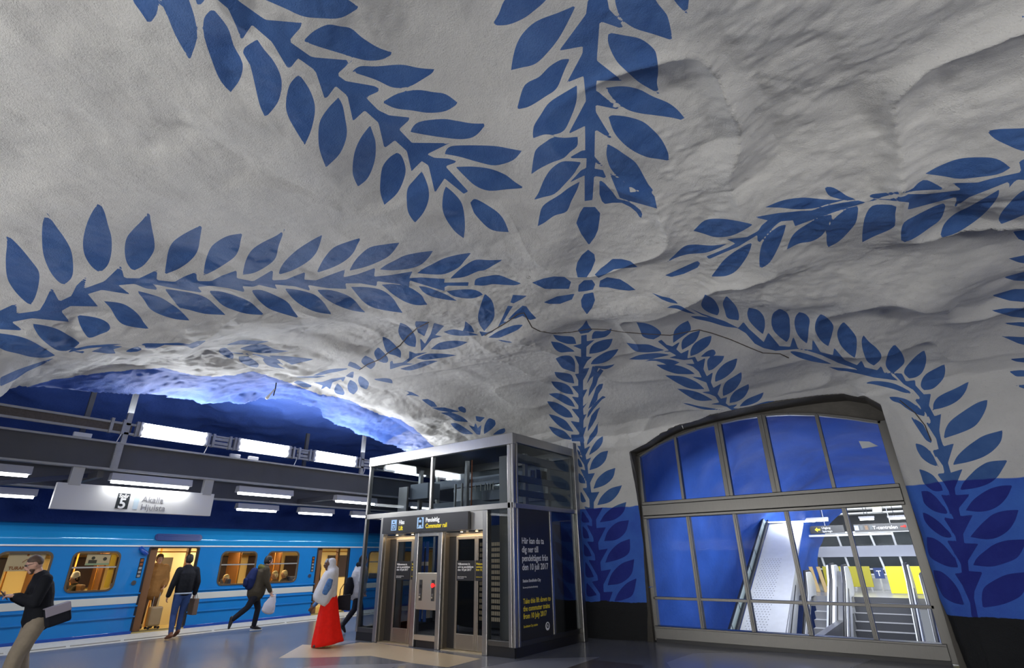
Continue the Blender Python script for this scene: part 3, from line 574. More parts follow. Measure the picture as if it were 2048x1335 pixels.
# broad undulation of the vault, hanging folds and the cross ridge in front of the flower
und = .16*vnoise(n2*.45, 3)+.07*vnoise(n2*1.1+7, 5)
und = und.reshape(gx_.shape)*np.clip(D_/1.2, 0, 1)
def ridge(ax, ay, bx, by, wd, amp):
    dx, dy = bx-ax, by-ay; t = np.clip(((gx_-ax)*dx+(gy_-ay)*dy)/(dx*dx+dy*dy), 0, 1)
    d = np.hypot(gx_-ax-t*dx, gy_-ay-t*dy); return amp*np.exp(-(d/wd)**2)*np.clip(D_/.8, 0, 1)
H_ = H_+und
H_ -= .30*np.clip((-10.35-gx_)/1.0, 0, 1)
for a in ((-9.6, 2.0, -6.0, 5.0, .5, .14), (-6.0, 5.0, -4.0, 5.6, .45, .10), (-4.6, 6.3, -2.2, 6.6, .35, .12), (-2.2, 6.6, .6, 8.0, .45, .16), (-.5, 5.5, 2.2, 6.5, .5, .14), (-3.4, 5.3, -2.4, 4.3, .3, .08)):
    H_ -= ridge(*a)
def hlook(x, y):
    u = np.clip((x-GX[0])/.04, 0, len(GX)-1.001); v = np.clip((y-GY[0])/.04, 0, len(GY)-1.001)
    i = u.astype(int); j = v.astype(int); u = u-i; v = v-j
    return H_[i, j]*(1-u)*(1-v)+H_[i+1, j]*u*(1-v)+H_[i, j+1]*(1-u)*v+H_[i+1, j+1]*u*v
# surface sampled on rays from the middle of the hall
OC = np.array([-3.6, 5.2, 1.15])
NA, NE = 1760, 500
az = np.linspace(0, 2*math.pi, NA, endpoint=False)
el = np.radians(np.concatenate([np.linspace(-20, 35, 290, endpoint=False), np.linspace(35, 89.95, 210)]))
A_, E_ = np.meshgrid(az, el, indexing='ij')
Dr = np.stack([np.cos(E_)*np.cos(A_), np.cos(E_)*np.sin(A_), np.sin(E_)], -1).reshape(-1, 3)
t = np.full(len(Dr), .3); hit = np.zeros(len(Dr), bool); lo = t.copy(); act = np.arange(len(Dr))
for step in range(260):
    tt = t[act]+.06; P = OC+Dr[act]*tt[:, None]
    over = (P[:, 2] > hlook(P[:, 0], P[:, 1]))
    lo[act] = t[act]; t[act] = tt
    hit[act[over]] = True
    outb = (P[:, 0] < -13) | (P[:, 0] > 7.5) | (P[:, 1] < -7.5) | (P[:, 1] > 12.8) | (P[:, 2] < -.6)
    act = act[~over & ~outb]
    if not len(act): break
hi = t.copy()
for k in range(12):
    mid = (lo+hi)/2; P = OC+Dr*mid[:, None]; over = P[:, 2] > hlook(P[:, 0], P[:, 1])
    hi = np.where(over, mid, hi); lo = np.where(over, lo, mid)
P = OC+Dr*((lo+hi)/2)[:, None]
# small relief of the sprayed plaster
G = P.reshape(NA, NE, 3)
nrm = np.cross(np.roll(G, -1, 0)-np.roll(G, 1, 0), np.gradient(G, axis=1)).reshape(-1, 3); nrm /= np.linalg.norm(nrm, axis=1)[:, None]+1e-9
nrm = np.where((nrm*Dr).sum(1)[:, None] > 0, nrm, -nrm)
rough = .45+1.1*np.clip((vnoise(P*.35, 21)+.25)*1.6, 0, 1)*np.clip((P[:, 0]+9)/6, .5, 1.1)+1.1*np.clip((-8.2-P[:, 0])/1.2, 0, 1)
rel = .05*np.abs(vnoise(P*1.5, 11))+.10*np.clip((P[:, 0]+P[:, 1]*.6+2.5)/5+.35, .25, 1)*(1-np.abs(vnoise(P*.8+9, 16)))**5+.012*vnoise(P*3.3+3, 12)+.008*vnoise(P*8, 13)+.006*vnoise(P*19, 14)
low = np.clip((P[:, 2]-2.4)/1.5, .25, 1)
P = P-nrm*((.05*vnoise(P*.9, 15)+rel*rough)*low)[:, None]
# opening of the escalator window
ARX = np.array([-5.05, -4.62, -4.32, -3.9, -3.2, -2.4, -1.6, -1.1, -.72, -.42, -.22]); ARZ = np.array([3.74, 3.86, 4.0, 4.12, 4.2, 4.25, 4.26, 4.25, 4.22, 4.1, 3.9])
def open_sd(x, z):   # >0 outside the opening
    return np.maximum.reduce([-5.05-x, x+.22, z-np.interp(x, ARX, ARZ)])
rear = P[:, 1] > 9.9
sd = open_sd(P[:, 0], P[:, 2]); sd = np.where(rear, sd, 9.)
q = P[:, [0, 2]]; e = .02
gxg = (open_sd(q[:, 0]+e, q[:, 1])-open_sd(q[:, 0]-e, q[:, 1])); gzg = (open_sd(q[:, 0], q[:, 1]+e)-open_sd(q[:, 0], q[:, 1]-e)); gl = np.hypot(gxg, gzg)+1e-9
snap = (sd < 0) & (sd > -.09)
P[snap, 0] -= (gxg/gl*sd)[snap]; P[snap, 2] -= (gzg/gl*sd)[snap]
# platform side: the hall vault ends in a rough blue lip
XE = -11.35+.22*vnoise(np.stack([P[:, 1]*.9, 0*P[:, 1], 0*P[:, 1]], 1), 31)+.1*vnoise(np.stack([P[:, 1]*2.7, 0*P[:, 1], 0*P[:, 1]], 1), 33)
keep_v = hit & ~((sd < -.0901)) & ((P[:, 0] > XE) | (P[:, 2] < 2.2)) & (P[:, 2] > -.25)
DD = P-CAM; fz = DD@CF
PXX = np.where(fz > .2, W/2+FOC*(DD@CR)/np.maximum(fz, .2), -9999); PXY = np.where(fz > .2, H/2-FOC*(DD@CU)/np.maximum(fz, .2), -9999)
keep_v &= (P[:, 1] > -3.5)
idx = np.arange(NA*NE).reshape(NA, NE); nx = np.roll(idx, -1, 0)
F4 = np.stack([idx[:, :-1], nx[:, :-1], nx[:, 1:], idx[:, 1:]], -1).reshape(-1, 4)
F4 = F4[keep_v[F4].all(1)]
ext = np.ptp(P[F4], axis=1).max(1)   # no bridging quads across deep folds
F4 = F4[ext < .9]
allsnap = snap[F4].all(1); F4 = F4[~allsnap]
# ---- painted pattern: signed distance to the leaf outlines where they lie on the rock
def load_leaves(txt):
    out = []; chain = []; ox = oy = 0; sc = 1
    for ln in txt.split('\n'):
        w_ = ln.split()
        if not w_: continue
        v = [float(a) for a in w_[1:]]
        if w_[0] == 'K': ox, oy, sc = v; continue
        pts = np.array(v).reshape(-1, 2)*sc+np.array([ox, oy])
        if w_[0] == 'S': chain.append(pts); continue
        if w_[0] == 's':
            if chain: pts = np.concatenate(chain+[pts]); chain = []
            out.append(pts)
        else:
            n = len(pts); h = n//2; res = []
            for a, b in ((0, h), (h, n)):
                seg = np.array([pts[k % n] for k in range(a, b+1)])
                e0 = seg[0]*1.5-seg[1]*.5; S = np.vstack([2*seg[0]-seg[1], seg, 2*seg[-1]-seg[-2]])
                for k in range(1, len(S)-2):
                    for u in (0, .25, .5, .75):
                        p0, p1, p2, p3 = S[k-1], S[k], S[k+1], S[k+2]
                        res.append(.5*((2*p1)+(p2-p0)*u+(2*p0-5*p1+4*p2-p3)*u*u+(3*p1-p0-3*p2+p3)*u**3))
            out.append(np.array(res))
    return out
def sdf_poly(px, py, poly):
    d = np.full(px.shape, 1e9); ins = np.zeros(px.shape, bool); n = len(poly)
    for k in range(n):
        ax, ay = poly[k]; bx, by = poly[(k+1) % n]; dx, dy = bx-ax, by-ay
        tt = np.clip(((px-ax)*dx+(py-ay)*dy)/(dx*dx+dy*dy+1e-9), 0, 1)
        d = np.minimum(d, (px-ax-tt*dx)**2+(py-ay-tt*dy)**2)
        c = ((ay > py) != (by > py)); 
        with np.errstate(divide='ignore', invalid='ignore'): xi = ax+(py-ay)*dx/(dy if dy else 1e-9)
        ins ^= c & (px < xi)
    d = np.sqrt(d); return np.where(ins, -d, d)
used = np.unique(F4)
LEAF = np.full(len(P), 12.)
ux, uy = PXX[used], PXY[used]
order = np.argsort(ux); sx_ = ux[order]
for poly in load_leaves(LEAVES):
    x0, y0 = poly.min(0)-12; x1, y1 = poly.max(0)+12
    a, b = np.searchsorted(sx_, [x0, x1]); cand = order[a:b]; cand = cand[(uy[cand] > y0) & (uy[cand] < y1)]
    if not len(cand): continue
    s_ = sdf_poly(ux[cand], uy[cand], poly); g_ = used[cand]
    LEAF[g_] = np.minimum(LEAF[g_], s_)
LEAF = np.where(P[:, 2] < .6, 12, LEAF)
TUNB = np.array([(-400, 2500), (-400, 900), (-60, 820), (0, 797), (60, 771), (110, 758), (190, 747), (260, 740), (330, 734), (345, 740), (400, 752), (440, 752), (480, 748), (505, 742), (540, 752), (590, 770), (640, 789), (665, 791), (700, 800), (735, 818), (765, 830), (800, 838), (830, 858), (868, 893), (875, 2500)], float)
TUN = np.full(len(P), 40.); TUN[used] = np.clip(sdf_poly(ux, uy, TUNB), -40, 40)
TUN = np.where((P[:, 0] < -7.5), TUN, 40.)
remap = np.full(len(P), -1); remap[used] = np.arange(len(used)); F4 = remap[F4]
V = P[used]; LE = LEAF[used]; TU = TUN[used]
def grid_mesh(name, V, F, attrs, mats, split):
    objs = []
    # smooth normals over the whole surface so that the split leaves no seam
    n = np.cross(V[F[:, 2]]-V[F[:, 0]], V[F[:, 3]]-V[F[:, 1]]); N = np.zeros_like(V)
    for k in range(4): np.add.at(N, F[:, k], n)
    N /= np.linalg.norm(N, axis=1)[:, None]+1e-12
    tow = ((OC-V)*N).sum(1) < 0
    if tow.mean() > .5: N = -N; F = F[:, ::-1]
    for nm, sel in split:
        f = F[sel]
        if not len(f): continue
        us, inv = np.unique(f, return_inverse=True); f = inv.reshape(-1, 4)
        me = bpy.data.meshes.new(nm); me.vertices.add(len(us)); me.vertices.foreach_set('co', V[us].ravel().astype(np.float32))
        me.loops.add(f.size); me.loops.foreach_set('vertex_index', f.ravel().astype(np.int32))
        me.polygons.add(len(f)); me.polygons.foreach_set('loop_start', (np.arange(len(f))*4).astype(np.int32))
        try: me.polygons.foreach_set('loop_total', np.full(len(f), 4, np.int32))
        except Exception: pass
        me.update(calc_edges=True); me.validate()
        me.polygons.foreach_set('use_smooth', [True]*len(me.polygons))
        for an, av in attrs.items():
            at = me.attributes.new(an, 'FLOAT', 'POINT'); at.data.foreach_set('value', av[us].astype(np.float32))
        if len(me.vertices) == len(us): me.normals_split_custom_set_from_vertices(N[us].tolist())
        me.materials.append(mats); o = bpy.data.objects.new(nm, me); COL.objects.link(o); solid(o); objs.append(o)
    return objs
# material of the painted rock
m = bpy.data.materials.new('painted_rock'); m.use_nodes = True; nt = m.node_tree; bs = nt.nodes['Principled BSDF']; L = nt.links.new
def N_(t_, **k):
    n = nt.nodes.new(t_)
    for a, b in k.items(): setattr(n, a, b)
    return n
geo = N_('ShaderNodeNewGeometry'); sep = N_('ShaderNodeSeparateXYZ'); L(geo.outputs['Position'], sep.inputs[0])
def ramp(src, a, b):
    n = N_('ShaderNodeMapRange'); n.inputs[1].default_value = a; n.inputs[2].default_value = b; L(src, n.inputs[0]); return n.outputs[0]
def mixc(f, a, b):
    n = N_('ShaderNodeMix', data_type='RGBA')
    L(f, n.inputs[0]) if not isinstance(f, float) else setattr(n.inputs[0], 'default_value', f)
    for s, i in ((a, 6), (b, 7)):
        if isinstance(s, tuple): n.inputs[i].default_value = (*s, 1)
        else: L(s, n.inputs[i])
    return n.outputs[2]
def math_(op, a, b):
    n = N_('ShaderNodeMath', operation=op)
    for s, i in ((a, 0), (b, 1)):
        if isinstance(s, (int, float)): n.inputs[i].default_value = s
        else: L(s, n.inputs[i])
    return n.outputs[0]
def noise(scale, det=5, rough=.6, src=None):
    n = N_('ShaderNodeTexNoise'); n.inputs['Scale'].default_value = scale; n.inputs['Detail'].default_value = det; n.inputs['Roughness'].default_value = rough
    L(src or geo.outputs['Position'], n.inputs[0]); return n.outputs[0]
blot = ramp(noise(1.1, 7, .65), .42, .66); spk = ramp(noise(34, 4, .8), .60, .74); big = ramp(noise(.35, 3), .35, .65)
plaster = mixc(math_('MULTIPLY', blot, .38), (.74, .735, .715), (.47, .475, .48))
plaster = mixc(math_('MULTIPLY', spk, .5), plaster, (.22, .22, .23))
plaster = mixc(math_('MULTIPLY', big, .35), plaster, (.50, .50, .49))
leafc = mixc(ramp(noise(3.2, 4), .35, .7), (.045, .125, .36), (.075, .17, .42))
blue = mixc(ramp(noise(1.6, 6), .35, .7), (.045, .125, .58), (.06, .19, .68)); navy = mixc(ramp(noise(2.2, 5), .35, .7), (.014, .024, .25), (.022, .04, .31))
at = N_('ShaderNodeAttribute', attribute_name='leaf'); lf = ramp(at.outputs['Fac'], .25, -.25)
hi_c = mixc(lf, plaster, leafc); lo_c = mixc(lf, blue, navy)
wob = math_('MULTIPLY', math_('SUBTRACT', noise(1.4, 3), .5), .12)
zb = ramp(math_('ADD', sep.outputs['Z'], wob), 2.585, 2.60)
c1 = mixc(zb, lo_c, hi_c)
ta = N_('ShaderNodeAttribute', attribute_name='tunnel'); tw = math_('ADD', ta.outputs['Fac'], math_('MULTIPLY', math_('SUBTRACT', noise(5, 3), .5), 8)); tf = ramp(tw, .6, -.6)
tunblue = mixc(ramp(noise(1.3, 6), .3, .7), (.04, .11, .50), (.075, .19, .66))
c1 = mixc(tf, c1, tunblue)
zk = ramp(math_('ADD', sep.outputs['Z'], math_('MULTIPLY', math_('SUBTRACT', noise(3, 3), .5), .10)), .70, .71)
c1 = mixc(zk, (.013, .014, .016), c1)
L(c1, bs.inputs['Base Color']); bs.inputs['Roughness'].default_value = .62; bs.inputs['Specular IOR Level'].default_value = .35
bh = math_('ADD', math_('MULTIPLY', noise(9, 9, .75), .6), math_('MULTIPLY', noise(70, 4, .75), .4))
bu = N_('ShaderNodeBump'); bu.inputs['Strength'].default_value = .8; bu.inputs['Distance'].default_value = .04; L(bh, bu.inputs['Height']); L(bu.outputs[0], bs.inputs['Normal'])
ROCK = m
fc = V[F4].mean(1)
wall = fc[:, 2] < 3.7
split = [('ceiling', ~wall), ('wall_left', wall & (fc[:, 0] < -9.6) & (fc[:, 1] < 6)), ('wall_back', wall & (fc[:, 1] >= 6) & (fc[:, 0] < -2.6)), ('wall_right', wall & ~((fc[:, 0] < -9.6) & (fc[:, 1] < 6)) & ~((fc[:, 1] >= 6) & (fc[:, 0] < -2.6)))]
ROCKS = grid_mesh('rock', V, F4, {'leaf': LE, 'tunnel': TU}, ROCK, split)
# ------------------------------------------------------------------ platform tunnel vault
def vault(name, sect, ys, amp, m_, seed):
    n = len(sect); S = []
    arr = np.array(sect, float); tt = np.linspace(0, n-1, 110)
    xs = np.interp(tt, range(n), arr[:, 0]); zs = np.interp(tt, range(n), arr[:, 1])
    k = np.ones(9)/9; xs = np.convolve(np.pad(xs, 4, 'edge'), k, 'valid'); zs = np.convolve(np.pad(zs, 4, 'edge'), k, 'valid')
    Y, T = np.meshgrid(ys, np.arange(len(xs)), indexing='ij')
    Pn = np.stack([xs[T], Y, zs[T]], -1).reshape(-1, 3)
    cen = np.array([arr[:, 0].mean(), 0, 1.5]); dr = Pn-cen*[1, 0, 1]; dr[:, 1] = 0; dr /= np.linalg.norm(dr, axis=1)[:, None]
    nz = amp*(vnoise(Pn*.45, seed)+.5*np.abs(vnoise(Pn*1.1, seed+1))+.22*vnoise(Pn*2.6, seed+2)+.08*vnoise(Pn*7, seed+3))
    Pn = Pn+dr*nz[:, None]
    me = bpy.data.meshes.new(name); J = len(xs); I = len(ys); id_ = np.arange(I*J).reshape(I, J)
    f = np.stack([id_[:-1, :-1], id_[1:, :-1], id_[1:, 1:], id_[:-1, 1:]], -1).reshape(-1, 4)
    me.from_pydata(Pn.tolist(), [], f.tolist()); me.polygons.foreach_set('use_smooth', [True]*len(f)); me.materials.append(m_)
    o = bpy.data.objects.new(name, me); COL.objects.link(o); return solid(o)
bluerock = mat('blue_painted_rock', (.042, .09, .33), .7, 0, .3, noise=.35, nscale=1.5, bump=.6, bscale=14)
vault('ceiling', [(-10.3, 5.9), (-10.9, 5.45), (-11.5, 5.22), (-12.3, 5.2), (-13.6, 5.1), (-15, 4.75), (-16.6, 4.1), (-18, 2.9), (-18.7, 1.2), (-18.9, -1.2)], np.arange(-6, 34, .12), .30, bluerock, 61)
# ------------------------------------------------------------------ escalator shaft rock behind the window
def shaft():
    ys = np.arange(11.6, 24.6, .12); n = 90; Vv = []
    for y in ys:
        t_ = (y-11.6)/12.7; cx = -2.3+.9*t_; hw = 4.3*(1-t_)+2.75*t_; hh = 6.2*(1-t_)+3.35*t_
        for k in range(n):
            a = math.pi*k/(n-1); c_, s_ = math.cos(a), math.sin(a)
            Vv.append((cx-hw*math.copysign(abs(c_)**.75, c_), y, -2.5+(hh+2.5)*abs(s_)**.55))
    Pn = np.array(Vv); nz = .16*vnoise(Pn*.5, 71)+.09*vnoise(Pn*1.3, 72)+.03*vnoise(Pn*4, 73)
    cen = np.stack([np.full(len(Pn), -2.), Pn[:, 1], np.full(len(Pn), 1.)], 1); dr = Pn-cen; dr /= np.linalg.norm(dr, axis=1)[:, None]; Pn = Pn+dr*nz[:, None]
    me = bpy.data.meshes.new('wall_far'); id_ = np.arange(len(Pn)).reshape(len(ys), n)
    f = np.stack([id_[:-1, :-1], id_[1:, :-1], id_[1:, 1:], id_[:-1, 1:]], -1).reshape(-1, 4)
    me.from_pydata(Pn.tolist(), [], f.tolist()); me.polygons.foreach_set('use_smooth', [True]*len(f)); me.materials.append(bluerock2)
    o = bpy.data.objects.new('wall_far', me); COL.objects.link(o); solid(o)
bluerock2 = mat('blue_shaft_rock', (.035, .11, .46), .6, 0, .3, noise=.4, nscale=1.1, bump=.4, bscale=10)
shaft()
# ------------------------------------------------------------------ floor and platform edge
floor_m = mat('terrazzo_grey', (.15, .155, .18), .26, 0, .55, noise=.25, nscale=60, coat=.1)
beige_m = mat('terrazzo_beige', (.56, .45, .30), .28, 0, .5, noise=.12, nscale=70, coat=.08)
pale_m = mat('terrazzo_pale', (.26, .265, .30), .24, 0, .5, noise=.15, nscale=60, coat=.08)
brown_m = mat('terrazzo_brown', (.10, .085, .08), .24, 0, .5, noise=.2, nscale=60, coat=.08)
def slab(o_pts, z0, z1): return [(a, b) for a, b in o_pts]
b = MB(); b.m = 0; b.box(-14.81, 8, -8, 11.6, -.3, 0)
def inlay(px, mi, z):
    b.m = mi; pts = [on_z(x, y, 0) for x, y in px]; b.add([(p[0], p[1], z) for p in pts], [tuple(range(len(pts)))])
c2 = lambda x, y: (500+x/4.096, 1235+y/4.096)
inlay([c2(*p) for p in ((430, 218), (520, 222), (620, 245), (985, 310), (540, 325), (235, 328))], 1, .0008)
inlay([c2(*p) for p in ((620, 245), (900, 200), (1040, 205), (1890, 335), (1620, 405), (1340, 372), (985, 310))], 1, .001)
inlay([c2(*p) for p in ((400, 405), (690, 385), (1340, 372), (1200, 395), (1000, 470), (300, 470))], 2, .0008)
inlay([c2(*p) for p in ((790, 185), (880, 190), (640, 240), (600, 215))], 2, .0006)
inlay([(920, 1345), (960, 1335), (1032, 1322), (1075, 1316), (1200, 1313), (1140, 1333), (1100, 1345)], 2, .0007)
inlay([(1100, 1345), (1180, 1318), (1290, 1330), (1270, 1345)], 3, .0006)
inlay([(1333, 1324), (1385, 1306), (1520, 1303), (1760, 1312), (1700, 1335), (1600, 1350), (1345, 1340)], 2, .0006)
b.build('floor', [floor_m, beige_m, pale_m, brown_m])
solid(bpy.data.objects['floor'])
edge_m = mat('platform_edge_stone', (.60, .59, .54), .55, noise=.15, nscale=12)
stud_m = mat('edge_studs', (.30, .29, .26), .6)
b = MB(); b.prism([(-15.44, -.5), (-15.44, .085), (-15.35, .09), (-15.0, .02), (-14.8, .002), (-14.8, -.5)], lambda u, v, t: (u, t, v), -8, 34); b.build('trim_1', edge_m); solid(bpy.data.objects['trim_1'])
y = 1.5
while y < 13: solid(MB().box(-14.97, -14.93, y, y+.9, .0, .03).build('trim_2', stud_m)); y += .98
solid(MB().box(-18.9, -15.42, -8, 34, -1.3, -1.2).build('floor', mat('track_bed', (.03, .03, .032), .8)))
solid(MB().box(-15.02, -10.7, 11.6, 34, -.3, 0).build('floor', floor_m))
# stained seams of the sprayed concrete, lying on the vault
bpy.context.view_layer.update()
def rock_hit(px, py):
    d = ray(px, py); best = None
    for o in ROCKS:
        ok, loc, n_, i_ = o.ray_cast(Vector(CAM), Vector(d))
        if ok and (best is None or (loc-Vector(CAM)).length < (best-Vector(CAM)).length): best = loc
    return best
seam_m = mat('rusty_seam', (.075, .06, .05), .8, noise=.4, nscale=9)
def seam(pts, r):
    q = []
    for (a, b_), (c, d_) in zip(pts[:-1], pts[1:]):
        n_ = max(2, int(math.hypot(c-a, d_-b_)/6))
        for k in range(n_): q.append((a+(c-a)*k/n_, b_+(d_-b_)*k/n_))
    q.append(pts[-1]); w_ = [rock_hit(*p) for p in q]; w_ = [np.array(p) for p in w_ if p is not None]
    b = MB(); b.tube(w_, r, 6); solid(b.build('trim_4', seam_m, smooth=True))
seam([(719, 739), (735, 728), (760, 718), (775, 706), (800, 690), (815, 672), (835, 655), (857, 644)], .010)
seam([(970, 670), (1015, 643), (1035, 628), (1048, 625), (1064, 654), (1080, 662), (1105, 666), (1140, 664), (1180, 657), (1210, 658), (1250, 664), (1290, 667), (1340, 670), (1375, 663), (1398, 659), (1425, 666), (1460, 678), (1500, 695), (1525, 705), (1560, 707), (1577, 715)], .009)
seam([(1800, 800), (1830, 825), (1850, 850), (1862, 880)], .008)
# ------------------------------------------------------------------ escalator window
WY = 11.43
reveal_m = mat('dark_reveal', (.085, .078, .068), .6, .2, noise=.3, nscale=5, bump=.2, bscale=20)
ax_ = [-5.05, -5.05]+list(ARX[1:-1])+[-.22, -.22]; az_ = [-.1, 3.74]+list(ARZ[1:-1])+[3.9, -.1]
def smooth_line(xs, zs, n=8):
    out = []
    for k in range(len(xs)-1):
        for u in range(n): out.append((xs[k]+(xs[k+1]-xs[k])*u/n, zs[k]+(zs[k+1]-zs[k])*u/n))
    out.append((xs[-1], zs[-1])); return out
b = MB(); line = smooth_line(ax_, az_)
vs = []; fs = []
for (x, z) in line:
    yy = np.arange(9.6, 11.9, .02); hh = hlook(np.full(yy.shape, x), yy); k = np.argmax(hh < z) if (hh < z).any() else len(yy)-1
    y0 = min(yy[k]-.01, 11.30) if z > 3.7 else (11.30 if x < -3 else 11.17)
    vs += [(x, y0, z), (x, WY+.12, z)]
vs3 = []
for i_, (x, z) in enumerate(line):
    ox = -.28 if x < -4.7 else (.28 if x > -.5 else 0); oz = .28 if z > 3.7 else 0
    vs3.append((x, vs[2*i_][1]+.0, z)); vs3.append((x+ox, vs[2*i_][1]+.10, z+oz))
for k in range(len(line)-1): fs.append((2*k, 2*k+1, 2*k+3, 2*k+2))
b.add(vs, fs); b.add(vs3, fs); b.build('trim_3', reveal_m, smooth=False); solid(bpy.data.objects['trim_3'])
win = thing('window_1', None, None, (-2.65, WY, 0), kind='structure')
IN = lambda x: np.interp(x, [-4.97, -4.55, -4.08, -3.6, -3.12, -2.7, -2.25, -1.75, -1.28, -.8, -.34], [3.66, 3.86, 4.0, 4.10, 4.15, 4.18, 4.18, 4.13, 4.04, 3.9, 3.73])
XS = [-4.98, -4.52, -4.08, -3.6, -3.12, -2.7, -2.25, -1.75, -1.28, -.8, -.31]
# infill between steel arch and rock
outer = [(x, z) for x, z in smooth_line(list(ARX), list(ARZ), 4)]
b = MB(); vs = []; fs = []
for (x, z) in outer: vs += [(x, WY+.03, float(IN(x))-.02), (x, WY+.03, z+.03)]
for k in range(len(outer)-1): fs.append((2*k, 2*k+2, 2*k+3, 2*k+1))
b.add(vs, fs); b.build('arch_panel', reveal_m, win)
b = MB()
for (xa, xb) in zip(XS[:-1], XS[1:]): b.beam((xa, WY, float(IN(xa))), (xb, WY, float(IN(xb))), .12, .05)
b.box(-5.08, -4.95, WY-.06, WY+.06, .02, 3.68); b.box(-.36, -.19, WY-.06, WY+.06, .02, 3.76)
b.build('window_frame', steel_d, win, bevel=.006)
b = MB(); b.box(-5.0, -.3, WY-.13, WY+.1, 2.38, 2.60); b.box(-5.0, -.3, WY-.10, WY+.1, 2.32, 2.38); b.box(-5.0, -.3, WY-.10, WY+.1, 2.60, 2.67)
b.build('transom', steel_d, win, bevel=.01)
for x, wd in ((-4.08, .06), (-3.13, .15), (-2.25, .15), (-1.28, .06)):
    zt = float(IN(x)); b = MB(); b.box(x-wd/2, x+wd/2, WY-.07, WY+.05, 2.67, zt)
    if wd > .1: b.box(x-.012, x+.012, WY-.085, WY-.07, 2.67, zt)
    b.build('mullion', steel_d, win, bevel=.005)
for x in (-4.04, -3.10, -2.16, -1.21):
    b = MB(); b.box(x-.035, x+.035, WY-.075, WY+.05, .28, 2.34); b.box(x-.012, x+.012, WY-.09, WY-.07, .28, 2.34); b.build('mullion', steel_d, win, bevel=.004)
b = MB(); b.box(-4.98, -.32, WY-.06, WY+.05, .76, .81); b.build('glazing_bar', steel_d, win, bevel=.004)
b = MB(); b.box(-5.0, -.3, WY-.12, WY+.08, .06, .28); b.box(-5.0, -.3, WY-.14, WY+.08, .25, .285); b.build('window_sill', steel_d, win, bevel=.006)
b = MB(); b.box(-5.0, -.3, WY-.09, WY+.1, -.02, .06); b.build('plinth', black, win)
loops = [(-4.96, 2.66)]+[(-.32, 2.66)]+[(x, float(IN(x))) for x in XS[::-1][0:]]
fill_plate('pane', [[(-4.96, 2.64), (-.32, 2.64)]+[(x, float(IN(x))) for x in XS[::-1]]], .01, lambda u, v, t: (u, WY+.01+t, v), win_glass, win)
b = MB(); b.box(-4.96, -.32, WY+.01, WY+.02, .27, 2.35); b.build('pane', win_glass, win)
notice = mat('paper_notice', (.55, .58, .62), .6)
b = MB(); b.add([on_y(1717, 881, WY-.005), on_y(1756, 890, WY-.005), on_y(1748, 893, WY-.005), on_y(1725, 896, WY-.005)], [(0, 1, 2, 3)])
P4 = [on_y(1717, 881, WY-.03), on_y(1738, 882, WY-.03), on_y(1756, 891, WY-.03), on_y(1724, 896, WY-.03)]
b = MB(); b.prism([(p[0], p[2]) for p in P4], lambda u, v, t: (u, WY-.002+t, v), -.004, .008)
tag(b.build('notice_sheet', notice, loc=(float(P4[0][0]), WY, float(P4[0][2]))), 'white paper sheet stuck to the top right pane of the escalator window', 'sheet')
# ------------------------------------------------------------------ escalators behind the window
st_l = mat('escalator_steel', (.66, .67, .69), .35, .15, noise=.1, nscale=6)
st_tread = mat('escalator_tread', (.34, .35, .37), .5, .5, noise=.15, nscale=20)
st_riser = mat('escalator_riser', (.07, .072, .08), .6, .3)
esc_riser = mat('escalator_riser_pale', (.30, .30, .32), .5, .2)
stone_step = mat('stair_stone', (.20, .20, .21), .6, noise=.15, nscale=20)
nose_m = mat('step_nosing', (.55, .55, .55), .4, .4)
esc_glass = glass('balustrade_glass', (.86, .9, .92), .08)
YT, ZT = 21.2, .30; SL = math.tan(math.radians(30))
def zslope(y): return ZT-max(0, YT-y)*SL
def balus(x0, x1, top, parent, ytop=21.5, ylow=15.5, rail=True):
    """balustrade: deck profile in the y-z plane with a rounded newel at the landing"""
    hgt = top
    up = []; 
    for k in range(9):
        a = math.radians(-90+k*22.5); up.append((ytop+.1+.42*math.cos(a), ZT+hgt-.42+.42*math.sin(a)))
    prof = [(ytop-.6, ZT)]+[(ytop+.1, ZT)]+up+[(ytop-.6, ZT+hgt), (ytop-1.0, zslope(ytop-1.0)+hgt-.05), (ylow, zslope(ylow)+hgt-.1), (ylow, zslope(ylow)-.1)]
    b = MB(); b.prism([(a, c) for a, c in prof], lambda u, v, t: (t, u, v), x0, x1)
    o = b.build('balustrade', st_l, parent, bevel=.02)
    path = [(0, y_, z_) for y_, z_ in up]+[(0, ytop-.6, ZT+hgt), (0, ytop-1.0, zslope(ytop-1.0)+hgt-.05), (0, ylow, zslope(ylow)+hgt-.1)]
    xm = (x0+x1)/2
    b = MB(); b.tube([(xm, y_, z_+.03) for _, y_, z_ in path], (.045, .03), n=8, side=(1, 0, 0)); b.build('handrail', rubber, parent, smooth=True)
    for xx in (x0-.008, x1+.008): MB().beam((xx, ytop-.9, zslope(ytop-.9)+hgt-.28), (xx, ylow, zslope(ylow)+hgt-.36), .012, .05).build('skirt_strip', dark, parent)
def flight(x0, x1, parent, tread, riser, n=14, nose=None):
    b = MB()
    for k in range(n):
        y1 = YT-k*.3464; z1 = ZT-.2*k-.2
        b.m = 0; b.box(x0, x1, y1-.3464, y1, z1-.05, z1)
        b.m = 1; b.box(x0, x1, y1-.02, y1, z1, z1+.2)
        if nose: b.m = 2; b.box(x0, x1, y1-.3464-.01, y1-.3464+.03, z1-.03, z1+.004)
    b.build('step_band', [tread, riser, nose or tread], parent)
e1 = thing('escalator', 'narrow grey metal escalator beside the perforated steel ramp', 'escalator', (-3.6, 21.2, ZT))
balus(-4.28, -4.08, .95, e1); balus(-3.78, -3.68, .72, e1, ytop=21.2); flight(-3.66, -3.14, e1, st_l, esc_riser)
